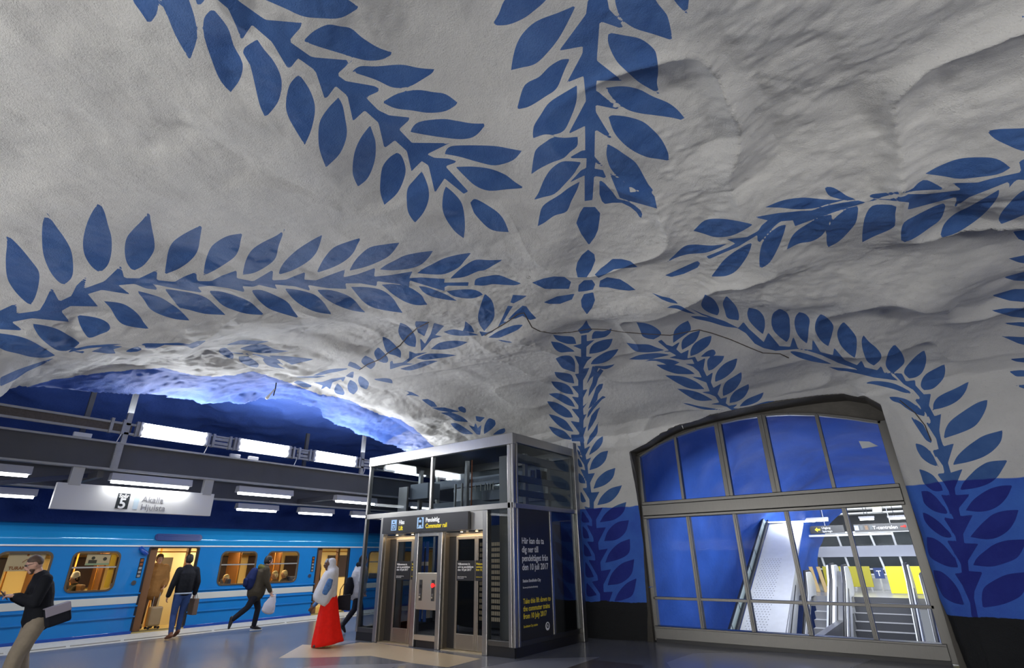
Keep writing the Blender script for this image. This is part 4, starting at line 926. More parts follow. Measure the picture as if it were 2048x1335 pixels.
e2 = thing('balustrade_unit', 'thick pale steel newel with two handrails between escalator and stairs', 'balustrade', (-2.9, 21.2, ZT))
balus(-3.12, -2.9, .92, e2); balus(-2.72, -2.6, .88, e2)
b = MB(); b.box(-2.9, -2.72, 15.5, 21.5, -3.2, -.2); b.beam((-2.81, 21.4, ZT+.7), (-2.81, 15.5, zslope(15.5)+.5), .17, .06); b.build('centre_panel', mat('smoked_panel', (.22, .22, .22), .3, .5), e2)
s3 = thing('stair_flight', 'wide dark stone stairs with pale nosings between the two handrail walls', 'stairs', (-1.8, 21.2, ZT))
flight(-2.575, -1.105, s3, stone_step, st_riser, nose=nose_m)
e4 = thing('balustrade_unit', 'steel newel with black handrail in front of the bright yellow panel', 'balustrade', (-.98, 21.2, ZT))
balus(-1.08, -.93, .92, e4)
e5 = thing('escalator', 'rightmost steel escalator, partly cut off by the window edge', 'escalator', (-.4, 21.2, ZT))
balus(-.72, -.6, .66, e5, ytop=21.0); flight(-.575, .3, e5, st_l, esc_riser)
# perforated steel ramp rising on the left
rp = thing('perforated_ramp', 'tall sloping perforated steel slide rising left of the escalators', 'ramp', (-4.0, 14.0, -.5))
ra, rb = np.array([-3.88, 13.6, -.80]), np.array([-3.88, 20.1, 2.50])
pts = []
b = MB(); b.beam(ra, rb, 1.02, .08); b.build('deck', st_l, rp, bevel=.01)
b = MB(); dn = (rb-ra)/np.linalg.norm(rb-ra); nn = np.cross((1, 0, 0), dn); Lr = np.linalg.norm(rb-ra)
for i in range(7):
    for k in range(46):
        q = ra+dn*(.15+k*.105*1.0)+np.array([-.40+i*.075+(k % 2)*.037, 0, 0])+nn*.0405
        b.add([q+dn*.018, q+np.array([.016, 0, 0]), q-dn*.018, q-np.array([.016, 0, 0])], [(0, 1, 2, 3)])
tag(b.build('perforation', mat('perforation_dark', (.10, .10, .11), .6), rp), kind='stuff')
b = MB(); b.beam(rb+np.array([-.6, -.15, .05]), rb+np.array([.85, .1, .02]), .12, .05); b.build('top_cap', st_l, rp, bevel=.01)
b = MB(); q = nn*.17
for sx in (-.60, ): b.beam(ra+np.array([sx, 0, 0])+q, rb+np.array([sx, 0, 0])+q, .03, .28, up=nn)
b.build('side_glass', mat('pale_green_glass_edge', (.50, .60, .60), .15, .2), rp)
b = MB(); b.beam(ra+np.array([-.54, 0, 0])+nn*.1, rb+np.array([-.54, 0, 0])+nn*.1, .05, .10, up=nn); b.beam(ra+np.array([-.60, 0, 0])+nn*.33, rb+np.array([-.60, 0, 0])+nn*.33, .05, .03, up=nn)
for k in range(8):
    q2 = ra+dn*(.3+k*.93)+np.array([-.6, 0, 0]); b.beam(q2+nn*.05, q2+nn*.34, .04, .03)
b.build('side_rail', dark, rp)
# landing, back hall
hall_floor = mat('hall_floor', (.36, .35, .32), .3, noise=.1, nscale=20)
b = MB(); b.box(-6, 5, YT, 36, ZT-.3, ZT); b.build('floor', hall_floor); solid(bpy.data.objects['floor.002'])
b = MB(); b.box(-6, 5, 12.2, YT, -4.2, -4.0); o = b.build('floor', hall_floor); solid(o)
yel = mat('yellow_panel', (.95, .86, .03), .45); yel_d = mat('olive_yellow_panel', (.50, .44, .03), .5)
wood = mat('tan_panel', (.52, .36, .14), .5)
for (p, q, z0, z1, yy, m_, nm, lab) in ((-3.72, -2.22, .45, 1.12, 24.0, yel_d, 'yellow_panel', 'dull yellow advertising panel left behind the newel posts'), (-1.68, -.45, .32, 1.14, 23.0, yel, 'yellow_panel', 'bright yellow panel at the right end of the landing')):
    b = MB(); b.box(p, q, yy, yy+.06, z0, z1); po_ = tag(b.build(nm, m_, loc=((p+q)/2, yy, z0), bevel=.01), lab, 'panel')
    many('foot', [(p+.05, p+.1, yy+.02, yy+.05, ZT, z0+.01), (q-.1, q-.05, yy+.02, yy+.05, ZT, z0+.01)], steel_w, po_)
for k, (x, lab) in enumerate(((-3.85, 'tan wooden board leaning at the left of the landing'), (-3.6, 'tan board standing beside the dull yellow panel'))):
    b = MB(); b.beam((x-.03, 23.2, ZT), (x-.16, 23.4, 1.12), .13, .03); tag(b.build('board', wood, loc=(x, 23.2, ZT)), lab, 'board')
white_hall = mat('white_hall_wall', (.50, .51, .53), .5)
b = MB(); b.box(-7, 6, 33.9, 34, ZT, 3.8); o = b.build('wall_far', mat('hall_back_wall', (.30, .31, .33), .5, noise=.5, nscale=1.2)); solid(o)
b = MB(); b.box(-7, 6, 24.4, 34, 3.55, 3.7); o = b.build('ceiling', mat('hall_ceiling', (.30, .31, .32), .6, noise=.4, nscale=2)); solid(o)
for x_ in (-7.0, 5.9): solid(MB().box(x_, x_+.1, 24, 34, ZT, 3.7).build('wall_side', white_hall))
gt = thing('glass_screen', 'glass screen with steel posts and frosted grey band behind the landing', 'glass screen', (-2, 26.5, ZT))
b = MB()
for x0_, x1_ in ((-4.1, -4.35), (-3.25, -3.5), (-2.05, -2.35), (-1.5, -1.6), (-.75, -.9), (.2, .1)):
    b.beam((x0_+.2, 26.5, ZT), (x1_+.2, 26.5, 2.35), .07, .07)
b.box(-4.3, .8, 26.45, 26.55, 2.3, 2.37); b.box(-4.3, .8, 26.45, 26.55, .95, 1.0)
b.build('frame', st_l, gt)
b = MB(); b.box(-4.15, .8, 26.42, 26.44, 1.42, 1.82); b.build('frosted_band', mat('frosted_band', (.42, .44, .52), .5), gt)
b = MB(); b.box(-4.15, .8, 26.47, 26.475, 1.0, 2.3); b.build('pane', esc_glass, gt)
# boxes of light and signs under the hall ceiling
for (x0_, x1_, y_, z_, lab) in ((-4.1, -2.95, 22.6, 2.66, 'long bright tube lamp left over the escalator landing'), (-2.2, -1.7, 24.5, 2.72, 'short tube lamp in the middle of the escalator hall'), (-1.25, -.2, 23.6, 2.66, 'bright tube lamp at the right over the landing')):
    t_ = thing('tube_lamp', lab, 'lamp', ((x0_+x1_)/2, y_, z_), group='tube lamps over the landing')
    b = MB(); b.box(x0_, x1_, y_-.06, y_+.06, z_+.03, z_+.1); b.build('housing', housing, t_)
    b = MB(); b.cyl((x0_+.03, y_, z_), (x1_-.03, y_, z_), .035, 10); b.build('tube', tube_m, t_)
    MB().cyl((x0_+.2, y_, z_+.1), (x0_+.2, y_, 3.2), .01, 6).build('hanger', dark, t_); MB().cyl((x1_-.2, y_, z_+.1), (x1_-.2, y_, 3.2), .01, 6).build('hanger', dark, t_)
for z_, y_ in ((2.85, 23.0), (3.0, 24.0)):
    pass
pr = thing('pipe_run', 'grey pipes crossing under the escalator hall ceiling', 'pipes', (-2, 25.3, 3.5))
for x_ in (-3.0, 0.5): MB().cyl((x_, 25.3, 3.0), (x_, 25.3, 3.56), .01, 6).build('hanger', dark, pr)
b = MB(); b.cyl((-4, 25.3, 2.97), (1.5, 25.3, 2.97), .045, 10); b.build('pipe', steel_w, pr, smooth=True); MB().cyl((-4, 25.8, 3.17), (1.5, 25.8, 3.17), .06, 10).build('pipe', steel_w, pr, smooth=True)
b = MB(); b.beam((-3.6, 25, 2.9), (-3.2, 26.2, 3.4), .12, .05); b.build('duct', steel_w, pr); MB().beam((-1.6, 25, 2.95), (-1.6, 26.2, 3.4), .3, .05).build('duct', steel_w, pr)
sg = thing('hanging_sign', 'black hanging sign with yellow arrow and white lettering above the landing', 'sign', (-2.4, 23.2, 2.25))
many('panel', [(-3.72, -2.62, 23.2, 23.28, 2.24, 2.50), (-2.3, -.2, 23.2, 23.28, 2.24, 2.50)], mat('sign_black', (.02, .022, .03), .35), sg)
b = MB(); b.box(-3.8, -1.2, 23.22, 23.26, 2.13, 2.2); b.cyl((-3.2, 23.24, 2.5), (-3.2, 23.24, 3.3), .012, 6); b.cyl((-1.2, 23.24, 2.5), (-1.2, 23.24, 3.3), .012, 6); b.build('rail', st_l, sg)
white_l = mat('white_lettering', (.85, .85, .86), .5, emit=(1, 1, 1), es=.5); yel_l = mat('yellow_lettering', (.95, .75, .02), .5, emit=(1, .75, .02), es=.35); red_l = mat('red_mark', (.7, .03, .02), .5, emit=(1, .05, .02), es=.4)
text('lettering', 'T-centralen', .155, (-1.74, 23.19, 2.32), (1, 0, 0), (0, 0, 1), white_l, sg, bold=.003)
text('lettering', 'Utgång', .10, (-3.32, 23.19, 2.39), (1, 0, 0), (0, 0, 1), white_l, sg); text('lettering', 'Spårvagn', .09, (-3.32, 23.19, 2.28), (1, 0, 0), (0, 0, 1), white_l, sg)
b = MB(); b.prism([(-3.56, 2.37), (-3.47, 2.45), (-3.47, 2.40), (-3.38, 2.40), (-3.38, 2.34), (-3.47, 2.34), (-3.47, 2.29)], lambda u, v, t: (u, 23.19+t, v), 0, .005); b.build('arrow', yel_l, sg)
b = MB(); b.box(-2.29, -2.16, 23.185, 23.2, 2.3, 2.46); b.build('pictogram', mat('pale_blue_mark', (.5, .62, .9), .5, emit=(.5, .6, 1), es=.5), sg)
for x in (-2.12, -1.97, -1.83):
    b = MB(); b.box(x, x+.09, 23.185, 23.2, 2.31, 2.45); b.build('pictogram', mat('tan_mark' if x == -1.97 else 'grey_mark', (.35, .22, .12) if x == -1.97 else (.2, .22, .22), .5), sg)
MB().box(-.93, -.83, 23.185, 23.2, 2.36, 2.40).ball((-.81, 23.19, 2.385), .045, (1, .2, 1), 10).build('pictogram', red_l, sg); MB().box(-.66, -.55, 23.185, 23.2, 2.34, 2.40).build('pictogram', red_l, sg)
text('lettering', 'Bus', .10, (-.56, 23.19, 2.38), (1, 0, 0), (0, 0, 1), white_l, sg)
tm = thing('sign_board', 'small blue board with a white T standing between the yellow panels', 'sign', (-2.0, 24.2, ZT))
b = MB(); b.box(-2.14, -1.84, 24.2, 24.24, .72, 1.07); b.build('panel', mat('deep_blue_board', (.02, .05, .20), .4), tm)
b = MB(); b.box(-2.02, -1.96, 24.2, 24.23, ZT, .72); b.build('post', steel_w, tm)
text('lettering', 'T', .26, (-1.99, 24.19, .80), (1, 0, 0), (0, 0, 1), white_l, tm, 'CENTER')
cb = thing('desk', 'grey steel counter behind the landing', 'counter', (-1.8, 25.2, ZT))
b = MB(); b.box(-2.5, -1.2, 25.1, 25.7, ZT, .78); b.box(-2.55, -1.15, 25.05, 25.75, .78, .83); b.build('body', st_l, cb, bevel=.01)
# ------------------------------------------------------------------ lift shaft
LX0, LX1, LY0, LY1, LZ = -10.58, -6.25, 8.29, 10.62, 3.88
lift = thing('glass_lift', 'glass and brushed steel lift shaft with two doors standing before the pillar', 'lift', (LX0, LY0, 0))
def lb(name, boxes, m_, parent=lift, bevel=0, label=None):
    if name == 'door_leaf' and len(boxes) > 1:
        b = MB()
        for bx in boxes: b.box(*bx)
        return b.build(name, m_, parent, bevel=bevel)
    return many(name, boxes, m_, parent, bevel, label=label)
T = .10
lb('plinth', [(LX0, -10.0, LY0+.01, LY0+.1, 0, .16), (-6.86, LX1-.02, LY0+.01, LY0+.1, 0, .16), (LX1-.12, LX1-.01, LY0+.05, LY1, 0, .16), (LX0+.01, LX0+.1, LY0+.05, LY1, 0, .16), (-8.73, -8.17, LY0+.02, LY0+.1, 0, .14)], black)
lb('top_beam', [(LX0-.02, LX1+.03, LY0-.03, LY0+.08, 3.66, LZ), (LX1-.08, LX1+.03, LY0+.08, LY1+.05, 3.70, LZ), (LX0-.02, LX0+.08, LY0+.08, LY1+.05, 3.66, LZ), (LX0, LX1, LY1-.05, LY1+.05, 3.66, LZ)], steel, bevel=.008)
lb('roof', [(LX0+.05, LX1-.05, LY0+.05, LY1, 3.84, 3.87)], dark)
lb('mid_rail', [(LX0-.01, LX1+.01, LY0-.02, LY0+.07, 2.455, 2.56), (LX1-.06, LX1+.03, LY0+.02, LY1-.05, 2.455, 2.545), (LX0-.01, LX0+.07, LY0+.07, LY1, 2.46, 2.55)], steel, bevel=.006)
lb('bottom_rail', [(LX0, -10.0, LY0-.01, LY0+.06, .16, .25), (-6.86, LX1, LY0-.01, LY0+.06, .16, .25), (LX1-.06, LX1+.01, LY0+.06, LY1-.05, .16, .24), (LX0, LX0+.06, LY0+.06, LY1-.05, .16, .24)], steel_d, bevel=.005)
for x0, x1, z0, z1 in ((LX0-.01, LX0+.05, .16, 3.66), (-6.375, -6.30, .16, 3.66), (-6.285, LX1+.02, .16, 3.70)):
    lb('corner_post', [(x0, x1, LY0-.02, LY0+.07, z0, z1)], steel, bevel=.008)
lb('corner_post', [(LX1-.035, LX1+.025, LY0+.09, LY0+.14, .16, 3.7)], steel, bevel=.006)
lb('corner_post', [(LX1-.06, LX1+.06, LY1-.08, LY1+.06, 0, 4.02)], steel, bevel=.01)
lb('corner_post', [(LX0-.02, LX0+.06, LY1-.08, LY1+.02, 0, 3.66)], steel, bevel=.008)
for x0, x1 in ((-10.0, -9.88), (-8.87, -8.745), (-8.17, -8.05), (-6.98, -6.86)):
    lb('door_post', [(x0, x1, LY0-.03, LY0+.10, 0, 2.1 if x0 not in (-10.0, -6.98) else 2.455)], steel, bevel=.012)
lb('upper_post', [(-8.49, -8.43, LY0-.02, LY0+.06, 2.56, 3.66)], steel, bevel=.008)
lb('side_mullion', [(LX1-.05, LX1+.02, 9.50, 9.57, .24, 2.455)], steel, bevel=.006)
lb('header_panel', [(-9.88, -6.98, LY0-.01, LY0+.06, 2.10, 2.455)], mat('satin_steel', (.46, .45, .42), .42, .9))
lb('side_panel', [(-9.97, -9.88, LY0-.005, LY0+.02, 2.1, 2.455)], steel)
lb('lintel', [(-8.745, -8.17, LY0-.03, LY0+.08, 2.02, 2.09)], steel, bevel=.006)
# glazing
lb('pane', [(LX0+.05, -8.49, LY0+.02, LY0+.03, 2.56, 3.66)], lift_glass); lb('pane', [(-8.43, -6.375, LY0+.02, LY0+.03, 2.56, 3.66)], lift_glass)
lb('pane', [(LX0+.05, -10.0, LY0+.02, LY0+.03, .25, 2.455)], lift_glass); lb('pane', [(-6.86, -6.375, LY0+.02, LY0+.03, .25, 2.455)], lift_glass)
lb('pane', [(LX1-.02, LX1-.01, LY0+.14, LY1-.08, 2.545, 3.70)], lift_glass); lb('pane', [(LX1-.02, LX1-.01, 9.57, LY1-.08, .24, 2.455)], lift_glass)
lb('pane', [(-8.745, -8.17, LY0+.02, LY0+.03, 1.33, 2.02)], lift_glass); lb('pane', [(-8.745, -8.17, LY0+.02, LY0+.03, .22, .66)], lift_glass)
lb('pane', [(LX0+.02, LX0+.03, LY0+.07, LY1-.08, .24, 3.66)], lift_glass); lb('pane', [(LX0+.05, LX1-.06, LY1-.02, LY1-.01, .2, 3.66)], lift_glass)
# call panel
satin = mat('call_panel_steel', (.55, .49, .40), .38, .85)
cp = lb('call_panel', [(-8.745, -8.17, LY0-.01, LY0+.05, .66, 1.33)], satin, bevel=.006)
lb('kick_panel', [(-8.745, -8.17, LY0-.02, LY0+.05, .13, .22)], satin)
for x, red in ((-8.62, False), (-8.27, True)):
    lb('button_plate', [(x-.045, x+.035, LY0-.018, LY0-.01, .82, 1.20)], steel_d, cp)
    lb('indicator', [(x-.035, x+.025, LY0-.026, LY0-.018, 1.05, 1.11)], dark, cp)
    b = MB(); b.cyl((x-.005, LY0-.03, .93), (x-.005, LY0-.018, .93), .022, 14); b.build('button', steel, cp); b = MB(); b.ball((x-.005, LY0-.03, .88), .02); b.build('button', satin, cp)
if True:
    b = MB(); b.cyl((-8.275, LY0-.036, 1.10), (-8.275, LY0-.01, 1.10), .042, 18); b.build('red_lamp', mat('red_button', (.8, .02, .02), .4, emit=(1, .02, .02), es=1.2), cp)
# doors (recessed .28)
warm_steel = mat('warm_satin_steel', (.30, .265, .22), .36, .85, noise=.1, nscale=4)
black_film = mat('black_film', (.018, .018, .02), .35)
def lift_door(xa, xb, lab, leaves):
    d = lb('lift_door', [(xa, xb, LY0+.17, LY0+.21, 1.99, 2.08)], warm_steel, label=lab)
    lb('jamb', [(xa-.02, xa+.0, LY0+.05, LY0+.20, 0, 2.08), (xb, xb+.02, LY0+.05, LY0+.20, 0, 2.08)], warm_steel, d)
    lb('sill', [(xa, xb, LY0-.0, LY0+.2, 0, .015)], mat('warm_sill', (.62, .52, .34), .35, .6), d)
    for (p, q) in leaves:
        lf_ = lb('door_leaf', [(p, p+.05, LY0+.12, LY0+.16, .02, 2.0), (q-.05, q, LY0+.12, LY0+.16, .02, 2.0), (p+.05, q-.05, LY0+.12, LY0+.16, .02, .28), (p+.05, q-.05, LY0+.12, LY0+.16, 1.94, 2.0)], warm_steel, d, bevel=.004)
        lb('glass_pane', [(p+.05, q-.05, LY0+.135, LY0+.145, .28, 1.94)], MATS['door_glass'], lf_)
    return d
glass('door_glass', (.55, .56, .56), .12)
d1 = lift_door(-9.86, -8.89, 'left lift door', [(-9.60, -9.06), (-9.06, -8.89)])
d2 = lift_door(-8.03, -7.0, 'right lift door', [(-7.80, -7.26), (-7.26, -7.0)])
lb('door_leaf', [(-9.86, -9.62, LY0+.17, LY0+.18, .02, 2.0)], black_film, d1); lb('door_leaf', [(-8.03, -7.82, LY0+.17, LY0+.18, .02, 2.0)], black_film, d2)
wl = mat('white_print', (.8, .8, .8), .5); yl = mat('yellow_print', (.85, .66, .04), .5)
def door_film(d, x0, x1, x2):
    lb('film', [(x0, x1, LY0+.112, LY0+.117, 1.19, 1.55)], black_film, d)
    text('lettering', 'Välkommen in\noch ta pendeltåget\nden 10 juli 2017', .055, (x0+.03, LY0+.108, 1.47), (1, 0, 0), (0, 0, 1), wl, d, ext=.001, space=.95, bold=.001)
    text('lettering', 'Station Stockholm City\nLäs mer på sl.se', .025, (x0+.03, LY0+.108, 1.25), (1, 0, 0), (0, 0, 1), wl, d, ext=.001)
    if x2 > x1+.1:
        lb('film', [(x1+.03, x2, LY0+.112, LY0+.117, 1.19, 1.55)], black_film, d)
        text('lettering', 'Welcome to\ncommuter\nfrom 10 July', .055, (x1+.05, LY0+.108, 1.47), (1, 0, 0), (0, 0, 1), yl, d, ext=.001, space=.95, bold=.001, sx=.8)
        text('lettering', 'Stockholm City', .025, (x1+.05, LY0+.108, 1.25), (1, 0, 0), (0, 0, 1), yl, d, ext=.001)
door_film(d1, -9.55, -9.10, -8.89); door_film(d2, -7.76, -7.30, -7.01)
# little recessed downlights in the door heads
for x in (-9.55, -9.05, -7.62, -7.22):
    b = MB(); b.cyl((x, LY0+.08, 2.075), (x, LY0+.08, 2.085), .025, 12); b.build('downlight', warm_lamp, lift)
for x in (-9.35, -7.45): 
    l_ = area('lift_door_light', (x, LY0+.06, 2.05), (x, LY0+.05, 0), .8, .06, 4, (1, .72, .40))
# sign over the doors
ls = thing('direction_sign', 'dark steel sign over the lift doors reading Hiss Lift and Pendeltåg Commuter rail', 'sign', (-8.6, LY0-.1, 2.1))
b = MB(); b.box(-9.85, -7.30, LY0-.10, LY0-.03, 2.11, 2.45); b.build('panel', mat('dark_sign_steel', (.07, .07, .075), .3, .6), ls, bevel=.004)
pale_b = mat('pale_blue_print', (.35, .55, .80), .5, emit=(.4, .65, 1), es=.25)
def picto(x, w_, z, h_):
    b = MB(); b.box(x, x+w_, LY0-.108, LY0-.10, z, z+h_); b.build('pictogram', pale_b, ls)
picto(-9.55, .17, 2.17, .22); picto(-8.73, .19, 2.18, .22)
b = MB(); b.box(-9.52, -9.41, LY0-.112, LY0-.108, 2.19, 2.30); b.m = 1; b.box(-9.505, -9.425, LY0-.115, LY0-.111, 2.205, 2.285); b.m = 0; b.box(-9.475, -9.455, LY0-.118, LY0-.114, 2.215, 2.265)
b.prism([(-9.50, 2.33), (-9.47, 2.37), (-9.44, 2.33)], lambda u, v, t: (u, LY0-.108-t, v), 0, .004); b.build('pictogram', [black_film, pale_b], ls)
b = MB(); b.box(-8.69, -8.58, LY0-.112, LY0-.108, 2.25, 2.36); b.cyl((-8.635, LY0-.112, 2.35), (-8.635, LY0-.108, 2.35), .05, 16); b.m = 1; b.box(-8.67, -8.60, LY0-.116, LY0-.111, 2.30, 2.35); b.m = 0
b.beam((-8.665, LY0-.11, 2.25), (-8.70, LY0-.11, 2.20), .004, .015, up=(1, 0, 0)); b.beam((-8.605, LY0-.11, 2.25), (-8.57, LY0-.11, 2.20), .004, .015, up=(1, 0, 0)); b.build('pictogram', [black_film, pale_b], ls)
for s_, x, z, m_ in (('Hiss', -9.31, 2.29, MATS['white_lettering']), ('Lift', -9.31, 2.17, MATS['yellow_lettering']), ('Pendeltåg', -8.48, 2.30, MATS['white_lettering']), ('Commuter rail', -8.48, 2.18, MATS['yellow_lettering'])):
    text('lettering', s_, .125, (x, LY0-.102, z), (1, 0, 0), (0, 0, 1), m_, ls, bold=.002, sx=.82)
# poster on the side
po = thing('poster', 'tall black poster with white and yellow lettering on the side of the lift', 'poster', (LX1, 8.9, .2))
b = MB(); b.box(LX1-.008, LX1+.004, LY0+.15, 9.49, .24, 2.455); b.build('sheet', black_film, po)
UX, UY = (0, 1, 0), (0, 0, 1); xp = LX1+.006
text('lettering', 'Här kan du ta\ndig ner till\npendeltåget från\nden 10 juli 2017', .155, (xp, 8.53, 1.83), UX, UY, MATS['white_print'], po, ext=.001, bold=.002, sx=.86, space=.98)
text('lettering', 'Station Stockholm City', .072, (xp, 8.54, 1.17), UX, UY, MATS['white_print'], po, ext=.001, sx=.86, bold=.001)
text('lettering', 'Läs mer på sl.se/stockholmcity', .045, (xp, 8.54, 1.07), UX, UY, MATS['white_print'], po, ext=.001, sx=.86)
text('lettering', 'Take this lift down to\nthe commuter trains\nfrom 10 July 2017', .12, (xp, 8.54, .77+.05), UX, UY, MATS['yellow_print'], po, ext=.001, bold=.002, sx=.86, space=1.0)
text('lettering', 'Stockholm City station', .055, (xp, 8.54, .44), UX, UY, MATS['yellow_print'], po, ext=.001, sx=.86)
b = MB(); b.cyl((xp-.001, 9.30, .40), (xp+.003, 9.30, .40), .07, 24); b.build('emblem', MATS['white_print'], po)
b = MB(); b.cyl((xp+.002, 9.30, .41), (xp+.005, 9.30, .41), .042, 20); b.build('emblem', black_film, po)
text('lettering', 'SL', .05, (xp+.006, 9.275, .395), UX, UY, MATS['white_print'], po, ext=.001, bold=.001)
area('lift_inner_fill', (-7.6, 9.5, 2.4), (-7.6, 9.4, 0), 1.2, .5, 10, (1, .85, .65)); area('lift_inner_fill', (-8.4, 9.3, 3.8), (-8.4, 9.4, 2), 2.5, .5, 8, (.9, .95, 1))  # added fill so the lift interior shows through the glass, no fixtures
# lift works seen through the glass
mech = mat('machine_grey', (.16, .18, .21), .45, .2); cabm = mat('cab_panel', (.34, .33, .31), .45, .3)
lb('cross_beam', [(-6.5, -6.42, LY0+.25, LY1-.1, 3.38, 3.55), (-6.5, -6.42, LY0+.25, LY1-.1, 3.0, 3.12), (-6.5, -6.42, LY0+.25, LY1-.1, 2.72, 2.84)], mech)
lb('guide_rail', [(-6.55, -6.48, 9.02, 9.12, .2, 3.6), (-6.55, -6.48, 9.85, 9.95, .2, 3.6), (-9.85, -9.78, 9.2, 9.3, .2, 3.6), (-8.05, -7.98, 8.9, 8.98, 2.0, 3.6), (-8.22, -8.19, 8.75, 8.8, 2.3, 3.1), (-8.02, -7.99, 8.75, 8.8, 2.3, 3.1)], steel_w)
lb('machine_beam', [(-10.3, -6.6, 9.6, 9.75, 3.15, 3.35), (-10.3, -6.6, 10.1, 10.2, 2.75, 2.9), (-9.9, -9.3, 9.0, 9.4, 2.9, 3.25), (-7.8, -7.1, 9.2, 9.5, 2.75, 2.95)], mech)
lb('cab_wall', [(-6.95, -6.6, 8.75, 8.8, .2, 3.55)], cabm); lb('cab_wall', [(-10.2, -9.9, 8.9, 8.95, .2, 3.2)], cabm)
lb('back_panel', [(-10.2, -6.5, 10.3, 10.34, .16, 2.3)], mat('dark_back_panel', (.035, .037, .042), .4, .3))
b = MB(); b.cyl((-6.46, 9.27, 3.2), (-6.44, 9.27, 3.2), .05, 16); b.box(-6.47, -6.455, 9.19, 9.35, 3.12, 3.28); b.m = 1; b.box(-6.50, -6.455, 9.60, 9.78, 3.1, 3.3); b.build('pulley', [steel, dark], lift)
for x in (-9.36, -9.22):
    b = MB(); b.cyl((x, 9.0, .35), (x, 9.0, 1.95), .035, 12); b.build('piston', mat('blue_piston', (.03, .12, .5), .3), lift)
    for z_ in (.85, 1.45): MB().cyl((x, 9.0, z_), (x, 9.0, z_+.08), .037, 12).build('piston_ring', wl, lift)
holes = []
for i in range(16):
    for k in range(14): holes.append((-7.72+i*.045, .45+k*.105))
b = MB(); gm = mat('grille_glow', (.40, .36, .30), .5, emit=(1, .8, .55), es=.12)  # faint warm glow put into the panel colour, it is no lamp
for (x, z) in holes: b.box(x, x+.026, 9.0, 9.01, z, z+.07)
b.build('perforated_panel', gm, lift)
lb('machine_beam', [(-8.3, -6.7, 8.98, 8.99, 3.12, 3.2)], mech)
for x in (-7.9, -7.75, -7.62, -7.55, -7.48, -7.4):
    b = MB(); b.cyl((x, 9.1, 2.95), (x, 9.1, 3.1), .012, 8); b.build('bolt', steel, lift)
MB().box(-7.86, -7.84, 8.9, 8.92, 2.6, 3.6).build('tape', mat('orange_tape', (.35, .09, .02), .5), lift)
# sprinkler pipe / small spotlight hanging from the vault by the platform
sp = thing('spotlight', 'small white spotlight on a thin rod hanging from the painted vault over the platform', 'spotlight', tuple(on_x(556, 745, -10.1)))
p_ = [on_x(556, 738, -10.1), on_x(551, 776, -10.1), on_x(547, 790, -10.1)]
b = MB(); b.tube(p_, .012, 8); b.build('rod', dark, sp, smooth=True)
q_ = [on_x(549, 778, -10.1), on_x(541, 787, -10.1), on_x(534, 795, -10.1)]
b = MB(); b.tube(q_, [.014, .018, .035], 10); b.build('lamp_head', white_sign, sp, smooth=True)
# ------------------------------------------------------------------ platform steelwork
PY0, PY1 = -2.0, 26.0
def long_beam(name, X, z0, z1, lab, fl=.22, web=.02):
    t_ = thing(name, lab, 'beam', (X, 5, z0))
    b = MB(); b.box(X-web/2, X+web/2, PY0, PY1, z0+.03, z1-.03); b.build('web', grey_paint, t_)
    many('flange', [(X-fl/2, X+fl/2, PY0, PY1, z0, z0+.035), (X-fl/2, X+fl/2, PY0, PY1, z1-.035, z1)], flange, t_)
    return t_
bm1 = long_beam('steel_beam', -12.0, 3.19, 3.71, 'deep grey steel beam carrying the white sign, nearer of the two', fl=.14)
b = MB(); b.box(-11.985, -11.93, 3.40, 3.52, 3.22, 3.68); b.build('splice_plate', flange, bm1)
for k in range(10): MB().cyl((-11.93, 3.42, 3.25+k*.045), (-11.92, 3.42, 3.25+k*.045), .01, 6).build('bolt', steel_w, bm1)
bm2 = long_beam('steel_beam', -14.0, 3.0, 3.5, 'dark steel beam behind the sign, nearer the train', fl=.2)
for y_, lab in ((3.3, 'steel cross tie between the two beams behind the sign'), (8.6, 'steel cross tie between the two beams near the lift'), (13.5, 'steel cross tie between the two beams behind the lift')):
    b = MB(); b.box(-14, -12, y_-.05, y_+.05, 3.05, 3.17); tag(b.build('cross_tie', grey_paint, loc=(-13, y_, 3.1)), lab, 'beam', 'cross ties of the platform beams')
for X, y_, z0, z1, lab, m_ in ((-12.02, 3.52, 3.71, 4.98, 'pale perforated steel hanger left of the first tube lamps', steel_w), (-12.02, 9.12, 3.71, 5.0, 'pale steel hanger just left of the lift top', steel_w), (-12.02, 14.7, 3.71, 5.3, 'steel hanger seen through the lift glass', steel_w), (-13.5, 3.2, 3.5, 5.12, 'dark steel hanger nearest the left edge', grey_paint), (-13.5, 8.3, 3.5, 4.9, 'dark steel hanger between the second and third tube lamps', grey_paint)):
    b = MB(); b.box(X-.02, X+.02, y_-.045, y_+.045, z0, z1); b.box(X-.05, X-.02, y_-.045, y_-.035, z0, z1); tag(b.build('hanger', m_, loc=(X, y_, z0)), lab, 'hanger', 'hangers of the platform beams')
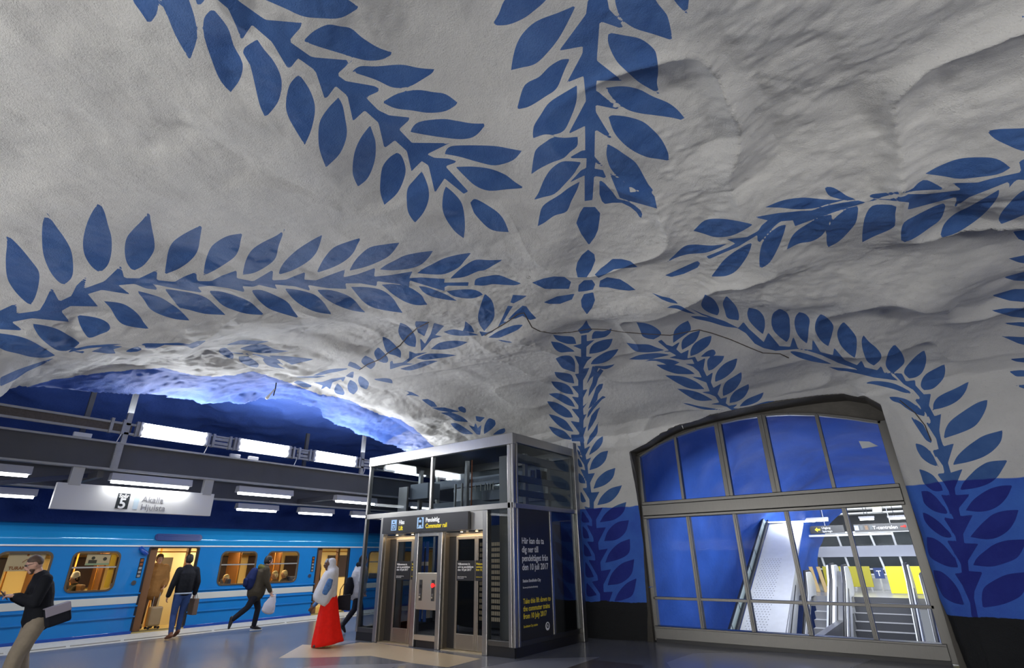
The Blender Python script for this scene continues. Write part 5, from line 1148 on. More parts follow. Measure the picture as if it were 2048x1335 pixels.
# cable tray
ct = thing('cable_tray', 'galvanised cable tray with cables running above the grey beam', 'cable tray', (-12, 5, 3.93))
many('rail', [(-12.05, -12.0, PY0, 4.0, 4.06, 4.10), (-12.05, -12.0, PY0, PY1, 3.88, 3.92), (-12.05, -12.0, 4.0, PY1, 4.10, 4.13)], flange, ct)
b = MB(); b.box(-12.04, -12.02, PY0, 3.6, 3.92, 4.06)
b.build('tray_side', mat('dusty_tray', (.12, .10, .085), .7, .2, noise=.4, nscale=30), ct)
many('bracket', [(-12.06, -11.96, y_-.025, y_+.025, 3.87, 4.15) for y_ in (3.25, 3.45, 3.68, 5.04, 5.14, 5.5, 5.61, 6.95, 7.05, 7.2, 7.5, 8.9, 9.0, 9.6, 11.55, 11.7, 12.15)], steel_w, ct)
many('cover_plate', [(-12.04, -12.0, y_-.15, y_+.15, z_, z_+.06) for y_ in (5.32, 7.3, 9.3) for z_ in (3.94, 4.03)], steel_w, ct)
for y_ in (3.45, 5.05, 7.15, 9.2): MB().tube([(-11.99, y_, 3.9), (-11.95, y_-.03, 3.82), (-11.98, y_-.05, 3.71)], .008, 6).build('cable', white_sign, ct)
b = MB(); b.box(-12.03, -11.97, 2.72, 3.0, 3.72, 3.80); b.build('junction_box', white_sign, ct, bevel=.01)
for y_ in (5.68, 6.1): 
    b = MB(); b.box(-12.03, -11.97, y_-.13, y_+.1, 3.71, 3.79); b.build('junction_box', housing, ct, bevel=.01)
up_lab = ['first bright twin tube lamp, left over the white sign', 'second bright twin tube lamp over the beam', 'third bright twin tube lamp, just left of the lift', 'bright twin tube lamp seen through the upper left lift glass', 'bright twin tube lamp seen through the upper right lift glass']
for (a, c), lab in zip(((3.76, 4.94), (5.70, 6.85), (7.62, 8.80), (10.2, 11.4), (12.3, 13.5)), up_lab):
    t_ = thing('twin_tube_lamp', lab, 'lamp', (-12, (a+c)/2, 3.85), group='twin tube lamps on the cable tray')
    for z_ in (3.94, 4.08):
        b = MB(); b.cyl((-11.93, a, z_), (-11.93, c, z_), .052, 14); b.build('tube', tube_m, t_, smooth=True)
    b = MB(); b.box(-12.0, -11.985, a-.02, c+.02, 3.87, 4.14); b.build('reflector', white_sign, t_)
    many('end_cap', [(-12.0, -11.90, a-.05, a, 3.87, 4.14), (-12.0, -11.90, c, c+.05, 3.87, 4.14)], housing, t_)
    area('tube_light', (-11.82, (a+c)/2, 4.0), (-9.5, (a+c)/2, 4.35), c-a, .2, 44, (.95, .97, 1))
dn_lab = [(1.0, 2.33, 'batten lamp under the grey beam at the left edge'), (3.43, 4.83, 'batten lamp shining down on the white sign'), (5.88, 7.19, 'batten lamp under the grey beam above the second window'), (8.41, 9.7, 'batten lamp under the grey beam beside the lift'), (11.0, 12.3, 'batten lamp under the grey beam behind the lift')]
def batten(X, z, a, c, lab, grp, pw):
    t_ = thing('batten_lamp', lab, 'lamp', (X, (a+c)/2, z), group=grp)
    b = MB(); b.prism([(-.10, .04), (.10, .04), (.07, .17), (-.07, .17)], lambda u, v, t: (X+u, t, z+v), a, c); b.build('housing', housing, t_)
    b = MB(); b.cyl((X, a+.03, z+.02), (X, c-.03, z+.02), .028, 10); b.build('tube', tube_m, t_, smooth=True)
    area('batten_light', (X, (a+c)/2, z-.02), (X, (a+c)/2, 0), .1, c-a, pw, (.95, .97, 1)).rotation_euler = (0, 0, 0)
for a, c, lab in dn_lab: batten(-12.05 if a != 3.43 else -11.88, 2.96, a, c, lab, 'battens under the near beam', 6 if a == 3.43 else 14)
for a, c, lab in ((1.7, 2.9, 'lower batten lamp at the left edge'), (4.3, 5.5, 'far batten lamp hidden by the white sign'), (6.89, 8.0, 'far batten lamp right of the white sign'), (8.63, 9.75, 'small far batten lamp between sign and lift'), (10.4, 11.6, 'far batten lamp at the lift edge')): batten(-14.0, 2.79, a, c, lab, 'battens under the far beam', 18)
b = MB()
for k in range(4): b.beam((-13.4+.05*k, 2.0+.05*k, 2.90+.03*k), (-12.15, 3.15, 3.05+.02*k), .02, .02)
tag(b.build('cable_bundle', mat('blue_grey_cable', (.03, .04, .09), .5), loc=(-12.8, 2.6, 3.0)), 'dark cable bundle slanting behind the left end of the white sign', 'cables')
# platform sign
ps = thing('platform_sign', 'white hanging platform sign reading Spår 5 Akalla Hjulsta', 'sign', (-12.0, 4.0, 2.47))
b = MB(); b.box(-12.04, -11.96, 2.71, 5.38, 2.47, 2.91); b.build('panel', white_sign, ps, bevel=.006)
for y_ in (2.95, 5.22): b = MB(); b.box(-12.05, -11.95, y_-.09, y_+.09, 2.88, 3.19); b.build('bracket', mat('light_bracket', (.5, .5, .49), .4, .3), ps, bevel=.005)
def sy(px, py): p = on_x(px, py, -11.955); return p[1], p[2]
ya, za = sy(229, 1016); yb, zb_ = sy(262, 987)
b = MB(); b.box(-11.962, -11.955, ya, yb, za, zb_); b.build('number_field', mat('sign_black_field', (.03, .035, .04), .4), ps)
text('lettering', '5', .25, ((-11.953), (ya+yb)/2, za+.01), (0, 1, 0), (0, 0, 1), MATS['white_print'], ps, 'CENTER', bold=.006)
text('lettering', 'Spår', .09, ((-11.953), (ya+yb)/2, zb_-.075), (0, 1, 0), (0, 0, 1), MATS['white_print'], ps, 'CENTER', bold=.002)
pale_p = mat('pale_grey_print', (.27, .27, .29), .6); bl_p = mat('pale_blue_field', (.55, .66, .74), .5)
ya2, _ = sy(266, 1010); yb2, _ = sy(276, 1010); b = MB(); b.box(-11.962, -11.956, ya2, yb2, za, zb_); b.build('blue_strip', bl_p, ps)
y3, z3 = sy(283, 1003); text('lettering', 'Akalla', .155, (-11.955, y3, z3), (0, 1, 0), (0, 0, 1), pale_p, ps)
y4, z4 = sy(283, 1019); text('lettering', 'Hjulsta', .155, (-11.955, y4-.03, z4), (0, 1, 0), (0, 0, 1), pale_p, ps)
# ------------------------------------------------------------------ train
TX = -15.5
train_b = mat('train_blue', (.014, .21, .58), .22, 0, .5, noise=.06, nscale=2, coat=.6)
train_roof = mat('train_roof_blue', (.02, .30, .68), .13, .1, .5, coat=.5)
cream = mat('train_stripe', (.62, .63, .58), .35); trim_w = mat('train_white_trim', (.78, .80, .80), .3)
rub = mat('door_edge', (.015, .018, .025), .4); warm_in = mat('cream_interior', (.78, .66, .36), .5); yel_in = mat('yellow_interior', (.75, .50, .05), .5); brown_in = mat('brown_interior', (.20, .09, .035), .5)
tr = thing('train', 'bright blue metro train with open doors and a pale stripe standing at the platform', 'train', (TX, 6, -.3))
W_ = [(1.3, 2.25), (2.93, 3.83), (4.20, 5.11), (7.48, 8.46), (8.80, 9.78), (12.4, 13.4), (13.8, 14.7)]
DO = [(-.1, 1.05), (5.71, 6.85), (10.42, 11.59), (15.0, 16.1)]
loops = [[(-6, -.45), (24, -.45), (24, 1.985), (-6, 1.985)]]+[rrect(a, c, 1.02, 1.84, .13) for a, c in W_]+[rrect(a, c, .10, 1.935, .03, 2) for a, c in DO]
fill_plate('body_side', loops, .06, lambda u, v, t: (TX-t, u, v), train_b, tr)
# roof cove: curved section above the white line
b = MB(); prof = [(0, 1.985), (.01, 2.12), (-.03, 2.25), (-.12, 2.36), (-.28, 2.43), (-.6, 2.48), (-1.4, 2.52), (-2.7, 2.44)]
pp = []
for k in range(len(prof)-1):
    for u in (0, .25, .5, .75): pp.append((prof[k][0]+(prof[k+1][0]-prof[k][0])*u, prof[k][1]+(prof[k+1][1]-prof[k][1])*u))
pp.append(prof[-1]); vs = []; fs = []
for (a, z) in pp: vs += [(TX+a, -6, z), (TX+a, 24, z)]
for k in range(len(pp)-1): fs.append((2*k, 2*k+1, 2*k+3, 2*k+2))
b.add(vs, fs); b.build('roof', train_roof, tr, smooth=True)
def side_strip(name, z0, z1, t_, m_):
    segs = []; y_ = -6
    for a, c in DO: segs.append((y_, a)); y_ = c
    segs.append((y_, 24))
    return many(name, [(TX-.005, TX+t_, a, c, z0, z1) for a, c in segs], m_, tr, .004)
b = MB(); b.box(TX-.01, TX+.03, -6, 24, 1.955, 1.99); b.build('white_trim', trim_w, tr, bevel=.008)
side_strip('cream_stripe', .72, .87, .006, cream)
for z_ in (.93, .665, .44): side_strip('rib', z_-.015, z_+.015, .03, train_b)
side_strip('lower_skirt', -.05, .14, .02, mat('train_dark_blue', (.012, .08, .42), .3, coat=.5))
for i, (a, c) in enumerate(W_):
    f = fill_plate('window_frame', [rrect(a-.015, c+.015, 1.005, 1.855, .14), rrect(a+.022, c-.022, 1.042, 1.818, .11)], .03, lambda u, v, t: (TX+.015-t, u, v), mat('window_rubber', (.10, .07, .04), .4) if i == 0 else MATS['window_rubber'], tr)
    o = fill_plate('pane', [rrect(a+.03, c-.03, 1.05, 1.81, .10)], .006, lambda u, v, t: (TX-.03-t, u, v), train_glass, f)
    if i not in (1, 6):
        b = MB(); b.box(TX-.02, TX+.008, a+.03, c-.03, 1.50, 1.53); b.build('window_bar', steel_w, f)
for a, c in DO:
    d = fill_plate('door_frame', [rrect(a-.03, c+.03, .08, 1.955, .04, 2), rrect(a+.012, c-.012, .115, 1.925, .03, 2)], .10, lambda u, v, t: (TX+.01-t, u, v), rub, tr)
    b = MB(); b.box(TX-.10, TX-.07, a-.02, a+.20, .12, 1.93); b.build('sliding_door', brown_in, d)
    b = MB(); b.box(TX-.45, TX+.03, a, c, .07, .11); b.build('door_sill', mat('yellow_sill', (.55, .42, .14), .5, noise=.2, nscale=20), d)
for y_ in (5.52, 10.22):
    b = MB(); b.cyl((TX, y_, 1.16), (TX+.02, y_, 1.16), .05, 18); b.build('door_button', steel, tr, smooth=False)
    di = MB().box(TX, TX+.01, y_+.02, y_+.11, 1.27, 1.70).build('door_indicator', dark, tr)
    for k in range(5): MB().box(TX+.01, TX+.014, y_+.035, y_+.095, 1.62-k*.085, 1.62-k*.085+.055).build('lamp_field', mat('amber_panel', (.30, .09, .02), .4) if k < 2 else steel_w, di)
b = MB(); b.tube([(TX+.02, 5.50, 1.92), (TX+.10, 5.52, 1.86), (TX+.06, 5.62, 1.80)], .05, 8); b.build('door_mirror', MATS['train_dark_blue'], tr, smooth=True)
vg = fill_plate('vent_grille', [rrect(5.74, 6.86, 2.10, 2.26, .075)], .03, lambda u, v, t: (TX+.055-t-(v-2.1)*.22, u, v), mat('vent_blue', (.02, .04, .20), .4), tr)
many('louvre', [(TX+.02, TX+.062-k*.005, 5.80, 6.80, 2.12+k*.024, 2.128+k*.024) for k in range(6)], mat('vent_slat', (.05, .12, .42), .4), vg)
# interior
b = MB(); b.box(TX-2.6, TX-.06, -6, 24, .0, .06); b.build('floor_pan', mat('train_floor', (.42, .32, .12), .5), tr)
b = MB(); b.box(TX-2.65, TX-2.6, -6, 24, .06, 2.4); b.build('far_side', warm_in, tr)
b = MB(); b.box(TX-2.6, TX-.05, -6, 24, 2.02, 2.08); b.build('inner_ceiling', warm_in, tr)
many('far_window', [(TX-2.59, TX-2.56, a, a+1.0, 1.02, 1.75) for a in (2.6, 4.5, 5.9, 8.3, 9.6, 10.9, 12.6)], mat('far_train_window', (.05, .04, .05), .2), tr)
many('draught_screen', [(TX-.75, TX-.62, y_-.03, y_+.03, .06, 2.0) for y_ in (5.66, 6.9, 10.38, 11.65)], brown_in, tr)
many('partition', [(TX-1.9, TX-1.2, y_, y_+.05, .5, 2.0) for y_ in (3.9, 5.2, 8.6, 9.9)], brown_in, tr)
many('luggage_rack', [(TX-2.5, TX-2.1, 2.5, 5.4, 1.80, 1.84), (TX-2.5, TX-2.1, 7.3, 10.2, 1.80, 1.84)], MATS['grey_paint'], tr)
orange_m = mat('orange_pole', (.75, .30, .03), .35)
seat_m = mat('seat_fabric', (.05, .07, .16), .8)
k = 0
for y_ in (1.6, 2.5, 3.0, 4.05, 4.6, 5.3, 7.3, 7.9, 9.0, 9.9, 12.2, 13.0):
    MB().box(TX-.62, TX-.14, y_-.05, y_+.03, .45, 1.16).build('seat_back', seat_m if k % 2 else brown_in, tr, bevel=.03); MB().box(TX-.62, TX-.14, y_+.03, y_+.4, .40, .50).build('seat', seat_m if k % 2 else brown_in, tr, bevel=.03); k += 1
for y_, x_ in ((5.95, -.8), (6.55, -1.5), (10.75, -.9), (11.3, -1.3), (3.3, -.8), (4.95, -.75), (7.75, -.8), (8.25, -.5), (9.15, -.6), (9.55, -.9), (4.7, -1.5)): MB().cyl((TX+x_, y_, .06), (TX+x_, y_, 2.02), .018, 8).build('grab_pole', orange_m, tr, smooth=True)
b = MB(); b.cyl((TX-.75, -6, 1.85), (TX-.75, 24, 1.85), .015, 8); b.build('hand_rail', MATS['orange_pole'], tr)
for a, c in ((-1, 2), (2.6, 5.4), (5.9, 6.7), (7.2, 10), (10.6, 11.4), (12, 16)):
    b = MB(); b.box(TX-1.25, TX-1.05, a, c, 1.99, 2.015); b.build('ceiling_lamp', warm_lamp, tr)
    area('train_light', (TX-1.15, (a+c)/2, 1.97), (TX-1.15, (a+c)/2, 0), .2, (c-a), 30*(c-a)/2, (1, .80, .50)).rotation_euler = (0, 0, 0)
# door area: bright panel with notices
b = MB(); b.box(TX-1.6, TX-1.55, 6.15, 7.5, .06, 2.0); b.build('gangway_panel', warm_in, tr)
MB().box(TX-1.545, TX-1.535, 6.62, 6.9, 1.35, 1.72).build('notice', mat('dark_notice', (.10, .08, .06), .4), tr); MB().box(TX-1.545, TX-1.53, 6.20, 6.40, 1.80, 1.92).build('notice', MATS['red_mark'], tr)
# posters in the windows
post = thing('window_poster', 'white Turandot poster hung inside the leftmost train window', 'poster', (TX-.1, 3.3, 1.4))
b = MB(); b.box(TX-.06, TX-.055, 3.10, 3.72, 1.47, 1.86); b.build('sheet', mat('poster_paper', (.62, .60, .58), .6), post)
text('lettering', 'TURANDOT', .085, (TX-.052, 3.16, 1.50), (0, 1, 0), (0, 0, 1), mat('brown_print', (.30, .12, .06), .5), post, bold=.002)
b = MB(); b.cyl((TX-.055, 3.42, 1.78), (TX-.05, 3.42, 1.78), .022, 12); b.tube([(TX-.052, 3.36, 1.64), (TX-.052, 3.42, 1.70), (TX-.052, 3.50, 1.66), (TX-.052, 3.56, 1.71)], .006, 6); b.build('drawing', MATS['brown_print'], post)
post2 = thing('window_poster', 'grey poster with a dark portrait hung inside the second train window', 'poster', (TX-.1, 4.6, 1.5))
b = MB(); b.box(TX-.06, TX-.055, 4.47, 4.93, 1.56, 1.80); b.m = 1; b.box(TX-.055, TX-.052, 4.47, 4.93, 1.56, 1.60); b.m = 2; b.cyl((TX-.055, 4.60, 1.71), (TX-.05, 4.60, 1.71), .035, 14); b.box(TX-.055, TX-.051, 4.52, 4.68, 1.60, 1.67); b.cyl((TX-.055, 4.83, 1.69), (TX-.05, 4.83, 1.69), .04, 8)
b.build('sheet', [MATS['poster_paper'], mat('pale_teal', (.30, .50, .52), .5), mat('dark_print', (.06, .07, .09), .5)], post2)
b = MB(); b.box(TX-.07, TX-.05, 4.95, 5.05, 1.08, 1.78); b.build('yellow_panel_strip', yel_in, tr)
# ------------------------------------------------------------------ people
skin_l = mat('skin_light', (.62, .36, .26), .5); skin_d = mat('skin_dark', (.11, .05, .03), .5); skin_m = mat('skin_mid', (.48, .26, .16), .5)
eye_w = mat('eye_white', (.7, .7, .68), .3); eye_d = mat('eye_dark', (.02, .015, .012), .2); lip_m = mat('lip', (.40, .13, .11), .5)
def cloth(name, c, r=.85): return mat(name, c, r, 0, .2, noise=.18, nscale=14, bump=.6, bscale=11)
def fuse(name, mb, m_, parent, voxel=.012, smooth=6, M=None, label=None):
    """close all the pieces of mb into one continuous skin"""
    me = mb.mesh('tmp'); o = bpy.data.objects.new('tmp', me); COL.objects.link(o)
    r = o.modifiers.new('r', 'REMESH'); r.mode = 'VOXEL'; r.voxel_size = voxel
    s = o.modifiers.new('s', 'SMOOTH'); s.factor = .5; s.iterations = smooth
    out = ev_mesh(o, name); bpy.data.objects.remove(o); bpy.data.meshes.remove(me)
    out.materials.clear(); out.materials.append(m_)
    out.polygons.foreach_set('use_smooth', [True]*len(out.polygons))
    ob = bpy.data.objects.new(name, out); COL.objects.link(ob)
    if parent: ob.parent = parent
    if label: ob['label'] = label
    return ob
def V3(*a): return np.array(a, float)
def hand(b, wr, d, side, curl=.6, s=1.0):
    """palm, four unequal bent fingers and a thumb; d = hand direction, side = thumb side"""
    d = d/np.linalg.norm(d); side = side-d*(side@d); side /= np.linalg.norm(side); n = np.cross(d, side)
    b.tube([wr, wr+d*.05*s, wr+d*.085*s], [(.028*s, .018*s), (.040*s, .017*s), (.038*s, .014*s)], 10, side=side)
    for k, (off, L_) in enumerate(((.027, .072), (.009, .080), (-.009, .074), (-.026, .058))):
        p0 = wr+d*.085*s+side*off*s; a = curl*.5; p1 = p0+(d*math.cos(a)+n*math.sin(a))*L_*.45*s; a = curl*1.3; p2 = p1+(d*math.cos(a)+n*math.sin(a))*L_*.32*s; a = curl*2.; p3 = p2+(d*math.cos(a)+n*math.sin(a))*L_*.25*s
        b.tube([p0-d*.02*s, p0, p1, p2, p3], [.0085*s]*3+[.0078*s, .0065*s], 8)
    t0 = wr+d*.025*s+side*.028*s; t1 = t0+(d*.6+side*.7+n*.2)*.035*s; t2 = t1+(d*.9+side*.15+n*.35)*.028*s
    b.tube([t0, t1, t2], [.011*s, .0095*s, .008*s], 8)
def head(b, hd, fwd, s=1.0):
    """skull, jaw, nose, ears; hd = head centre, fwd = facing"""
    f = fwd/np.linalg.norm(fwd); u = V3(0, 0, 1)-f*f[2]; u /= np.linalg.norm(u); sd = np.cross(f, u)
    b.tube([hd-u*.02, hd+u*.03], [(.072*s, .088*s), (.074*s, .090*s)], 16, side=sd)
    b.tube([hd-u*.04+f*.015, hd-u*.085+f*.045], [(.060*s, .068*s), (.038*s, .040*s)], 12, side=sd)
    b.tube([hd+u*.012+f*.088, hd-u*.022+f*.110, hd-u*.03+f*.10], [.009*s, .014*s, .012*s], 8)
    b.tube([hd+u*.025+f*.082-sd*.04, hd+u*.03+f*.09, hd+u*.025+f*.082+sd*.04], .010*s, 8)
    b.tube([hd-u*.055+f*.088-sd*.018, hd-u*.055+f*.094, hd-u*.055+f*.088+sd*.018], .009*s, 8)
    for k in (-1, 1): b.tube([hd+sd*k*.076+u*.018, hd+sd*k*.082-u*.022], [(.008, .020), (.006, .014)], 8, side=sd)
    return f, u, sd
def person(label, loc, rz, J, skin, parts, group=None, hs=1.0, face=True, scale=1.0):
    """J holds the joints in metres (x right, y forward, z up); parts is a function adding clothes to the body"""
    J = {k: V3(*v)*scale for k, v in J.items()}
    b = MB()
    up = J['neck']-J['pelvis']; sh = J['shR']-J['shL']; sh /= np.linalg.norm(sh)
    c1 = J['pelvis']+up*.0; mid = J['pelvis']+up*.45+J.get('belly', V3(0, 0, 0)); ch = J['pelvis']+up*.78
    b.tube([c1-V3(0, 0, .04), c1+up*.15, mid, ch, J['neck']-up*.06], [(.145, .10), (.150, .10), (.130, .09), (.155, .10), (.09, .065)], 16, side=sh)
    b.tube([J['neck']-up*.08, J['neck']+(J['head']-J['neck'])*.5], [.058, .050], 10)
    f, u, sd = head(b, J['head'], J['face'], hs)
    for s_ in ('L', 'R'):
        b.tube([J['sh'+s_], (J['sh'+s_]+J['el'+s_])/2, J['el'+s_]], [.050, .045, .037], 10); b.tube([J['el'+s_], J['el'+s_]*.6+J['wr'+s_]*.4, J['wr'+s_]], [.036, .036, .024], 10)
        hd_ = J.get('hd'+s_, J['wr'+s_]-J['el'+s_]); hand(b, J['wr'+s_], hd_, J.get('th'+s_, V3(0, 1, .1)), J.get('curl', V3(.6, 0, 0))[0])
        b.tube([J['hip'+s_], (J['hip'+s_]+J['kn'+s_])/2, J['kn'+s_]], [.082, .072, .052], 12); b.tube([J['kn'+s_], J['kn'+s_]*.65+J['an'+s_]*.35, J['an'+s_]], [.051, .052, .034], 12)
        b.tube([J['an'+s_], J['toe'+s_]], [.036, .026], 8)
    body = fuse('person', b, skin, None, .009, 3)
    body.location = loc; body.rotation_euler = (0, 0, rz)
    tag(body, label, 'person', group)
    def add(name, mb, m_, vox=.012, sm=5, lab=None):
        o = fuse(name, mb, m_, None, vox, sm); o.parent = body
        if lab: o['label'] = lab
        return o
    def raw(name, mb, m_, smooth=True):
        me = mb.mesh(name)
        for x in (m_ if isinstance(m_, list) else [m_]): me.materials.append(x)
        if isinstance(m_, list): me.polygons.foreach_set('material_index', mb.mi)
        me.polygons.foreach_set('use_smooth', [smooth]*len(me.polygons)); o = bpy.data.objects.new(name, me); COL.objects.link(o); o.parent = body; return o
    if face:
        for k in (-1, 1):
            e = MB(); c = J['head']+u*.012*hs+f*.078*hs+sd*k*.030*hs; e.m = 0; e.ball(c, .0125*hs, n=10); e.m = 1; e.ball(c+f*.008, .0065*hs, n=8); raw('eye', e, [eye_w, eye_d])
        e = MB(); e.tube([J['head']-u*.052+f*.100-sd*.018, J['head']-u*.053+f*.105, J['head']-u*.052+f*.100+sd*.018], [(.004), .006, .004], 6); raw('mouth', e, lip_m)
    parts(J, add, raw, f, u, sd)
    return body
def sleeves(b, J, r=(.066, .060, .052, .042), cut=.93):
    r = tuple(q*1.16 for q in r)
    for s_ in ('L', 'R'):
        w_ = J['el'+s_]+(J['wr'+s_]-J['el'+s_])*cut
        b.tube([J['sh'+s_], (J['sh'+s_]+J['el'+s_])/2, J['el'+s_]], [r[0], r[1], r[2]], 12); b.tube([J['el'+s_], w_], [r[2], r[3]], 12)
def torso(b, J, g=.03, low=-.02, hem=(.185, .135), top=.1, fat=1.1):
    g += .05; hem = (hem[0]*1.1, hem[1]*1.08*fat)
    up = J['neck']-J['pelvis']; sh = J['shR']-J['shL']; n = sh/np.linalg.norm(sh); be = J.get('belly', V3(0, 0, 0))
    b.tube([J['pelvis']+up*low, J['pelvis']+up*.25+be*.5, J['pelvis']+up*.5+be, J['pelvis']+up*.74, J['neck']-up*top*.7], [hem, (.165+g*.3, (.115+g*.4)*fat), (.150+g*.5, (.105+g*.6)*fat), (.178+g*.4, (.110+g*.4)*fat), (.09+g*.3, .075+g*.3)], 18, side=n)
    b.tube([J['shL'], J['neck']-up*.08, J['shR']], [.060, .075, .060], 12)
def trousers(b, J, r=(.105, .088, .066, .060), low=.93):
    b.tube([J['pelvis']-V3(0, 0, .03), J['pelvis']+V3(0, 0, .09)], [(.160, .115), (.150, .110)], 16, side=J['hipR']-J['hipL'])
    for s_ in ('L', 'R'):
        a = J['kn'+s_]+(J['an'+s_]-J['kn'+s_])*low
        b.tube([J['hip'+s_], (J['hip'+s_]+J['kn'+s_])/2, J['kn'+s_]], [r[0], r[1], r[2]], 14); b.tube([J['kn'+s_], J['kn'+s_]*.6+a*.4, a], [r[2], r[2]*.98, r[3]], 14)
def shoe(raw_add, J, s_, m_, h=.05, name='shoe'):
    b = MB(); d = J['toe'+s_]-J['an'+s_]; d = d/np.linalg.norm(d); an = J['an'+s_]; toe = J['toe'+s_]
    b.tube([an-d*.05+V3(0, 0, -.015), an+V3(0, 0, .0), toe*.55+an*.45, toe], [(.036, .036), (.044, h), (.045, .040), (.038, .026)], 12, side=np.cross(d, V3(0, 0, 1)))
    b.tube([an+V3(0, 0, .0), an+V3(0, 0, .05)], [.045, .046], 12)
    return raw_add(name, b, m_, .010, 3)
def hair(b, J, f, u, sd, back=.012, r=1.0):
    h = J['head']; b.tube([h-u*.005-f*.018, h+u*.045-f*.006], [(.083*r, .088*r), (.080*r, .090*r)], 16, side=sd)
    b.tube([h-f*(.045+back)-u*.03, h-f*(.04+back)+u*.03], [(.068*r, .050*r), (.07*r, .05*r)], 12, side=sd)
blk = cloth('black_wool', (.012, .013, .017)); jean = cloth('blue_denim', (.045, .085, .23)); boot = mat('brown_leather', (.20, .075, .03), .5); khaki = cloth('khaki_cotton', (.30, .25, .185)); navy_c = cloth('navy_cloth', (.012, .022, .09))
olive = cloth('olive_cloth', (.055, .045, .03)); blk_t = cloth('black_trousers', (.014, .015, .022)); red_c = cloth('red_skirt', (.72, .012, .006)); white_c = cloth('white_shawl', (.55, .55, .58)); grey_c = cloth('grey_wool', (.42, .43, .46)); hair_d = mat('dark_hair', (.012, .009, .008), .6); hair_b = mat('brown_hair', (.10, .06, .04), .6); hair_g = mat('blond_grey_hair', (.75, .62, .38), .6); tan_c = cloth('tan_coat', (.34, .17, .055)); white_p = mat('white_plastic_bag', (.62, .60, .66), .35); shoe_b = mat('black_shoe', (.015, .015, .018), .4)
base = dict(pelvis=(0, 0, .95), neck=(0, .02, 1.49), head=(0, .04, 1.63), face=(0, 1, 0), shL=(-.18, 0, 1.42), shR=(.18, 0, 1.42), elL=(-.23, -.02, 1.14), elR=(.23, -.02, 1.14), wrL=(-.23, .06, .90), wrR=(.23, .06, .90), hipL=(-.09, 0, .91), hipR=(.09, 0, .91), knL=(-.10, .03, .50), knR=(.10, .03, .50), anL=(-.10, -.02, .09), anR=(.10, -.02, .09), toeL=(-.11, .15, .035), toeR=(.11, .15, .035))
def pose(**k): d = dict(base); d.update(k); return d
# 1 -- man at the left edge, leaning forward, reading his phone, khaki trousers (walks towards -y)
J1 = pose(pelvis=(0, 0, .93), neck=(0, .11, 1.46), head=(0, .22, 1.60), face=(0, 1, -.35), shL=(-.19, .08, 1.39), shR=(.19, .08, 1.39), elL=(-.24, .13, 1.11), elR=(.22, .15, 1.11), wrL=(-.07, .33, 1.20), wrR=(.06, .33, 1.19), thL=(1, 0, .3), thR=(-1, 0, .3), hdL=(.3, 1, .1), hdR=(-.3, 1, .1), hipL=(-.09, 0, .89), hipR=(.09, 0, .89), knL=(-.10, .13, .49), knR=(.10, .06, .48), anL=(-.10, .17, .10), anR=(.10, -.04, .10), toeL=(-.11, .35, .04), toeR=(.11, .12, .035), curl=(.9, 0, 0))
def c1_(J, add, raw, f, u, sd):
    b = MB(); torso(b, J, .045, -.06, (.19, .17), fat=1.0); sleeves(b, J, (.075, .068, .06, .05), cut=.88); add('jacket', b, blk)
    b = MB(); trousers(b, J, (.125, .115, .098, .090)); add('trousers', b, khaki)
    b = MB(); h = J['head']; b.tube([h+u*.02-f*.02, h+u*.05-f*.0], [(.080, .088), (.076, .088)], 14, side=sd); add('hair', b, hair_b, .01, 4)
    b = MB(); b.tube([h-u*.06+f*.03, h-u*.10+f*.045], [(.060, .052), (.035, .03)], 10, side=sd); add('beard', b, hair_b, .01, 3)
    b = MB(); b.tube([J['neck']+V3(-.06, -.03, .005), J['neck']+V3(0, -.07, .02), J['neck']+V3(.06, -.03, .005)], .013, 8); raw('collar', b, white_sign)
    for s_ in 'LR': shoe(add, J, s_, shoe_b)
    b = MB()
    for k in (-1, 1): b.tube([h+u*.012+f*.098+sd*k*.012, h+u*.012+f*.098+sd*k*.046], (.014, .003), 8, side=u)
    b.tube([h+u*.015+f*.09+sd*.05, h+u*.015+sd*.082], .003, 6); b.tube([h+u*.015+f*.09-sd*.05, h+u*.015-sd*.082], .003, 6); raw('glasses', b, shoe_b)
P1 = (-10.35, 2.60, 0)
person('bearded man in black jacket and khaki trousers looking at his phone at the left edge', P1, math.pi-.05, J1, skin_l, c1_)
def local(P0, rz, v): c, s = math.cos(rz), math.sin(rz); return (P0[0]+v[0]*c-v[1]*s, P0[1]+v[0]*s+v[1]*c, P0[2]+v[2])
R1 = math.pi-.05
ph = thing('phone', 'small dark phone held in both hands by the man at the left edge', 'phone', local(P1, R1, (0, .44, 1.21))); ph.rotation_euler = (math.radians(50), 0, R1)
b = MB(); b.box(-.036, .036, -.075, .075, -.004, .004); o = b.build('case', shoe_b, None, bevel=.003); o.parent = ph; o.location = (0, 0, 0)
bag = thing('shoulder_bag', 'black shoulder bag with grey flap hanging behind the man at the left edge', 'bag', local(P1, R1, (-.27, -.16, .90))); bag.rotation_euler = (math.radians(-18), 0, R1)
def child(name, mb, m_, par, **k):
    o = mb.build(name, m_, None, **k); o.parent = par; o.location = (0, 0, 0); return o
b = MB(); b.box(-.06, .07, -.15, .13, -.08, .16); child('body', b, blk_t, bag, bevel=.03)
b = MB(); b.box(-.075, -.06, -.15, .13, .06, .17); b.box(-.075, .075, -.15, .13, .16, .175); child('flap', b, mat('grey_flap', (.30, .27, .32), .4), bag, bevel=.008)
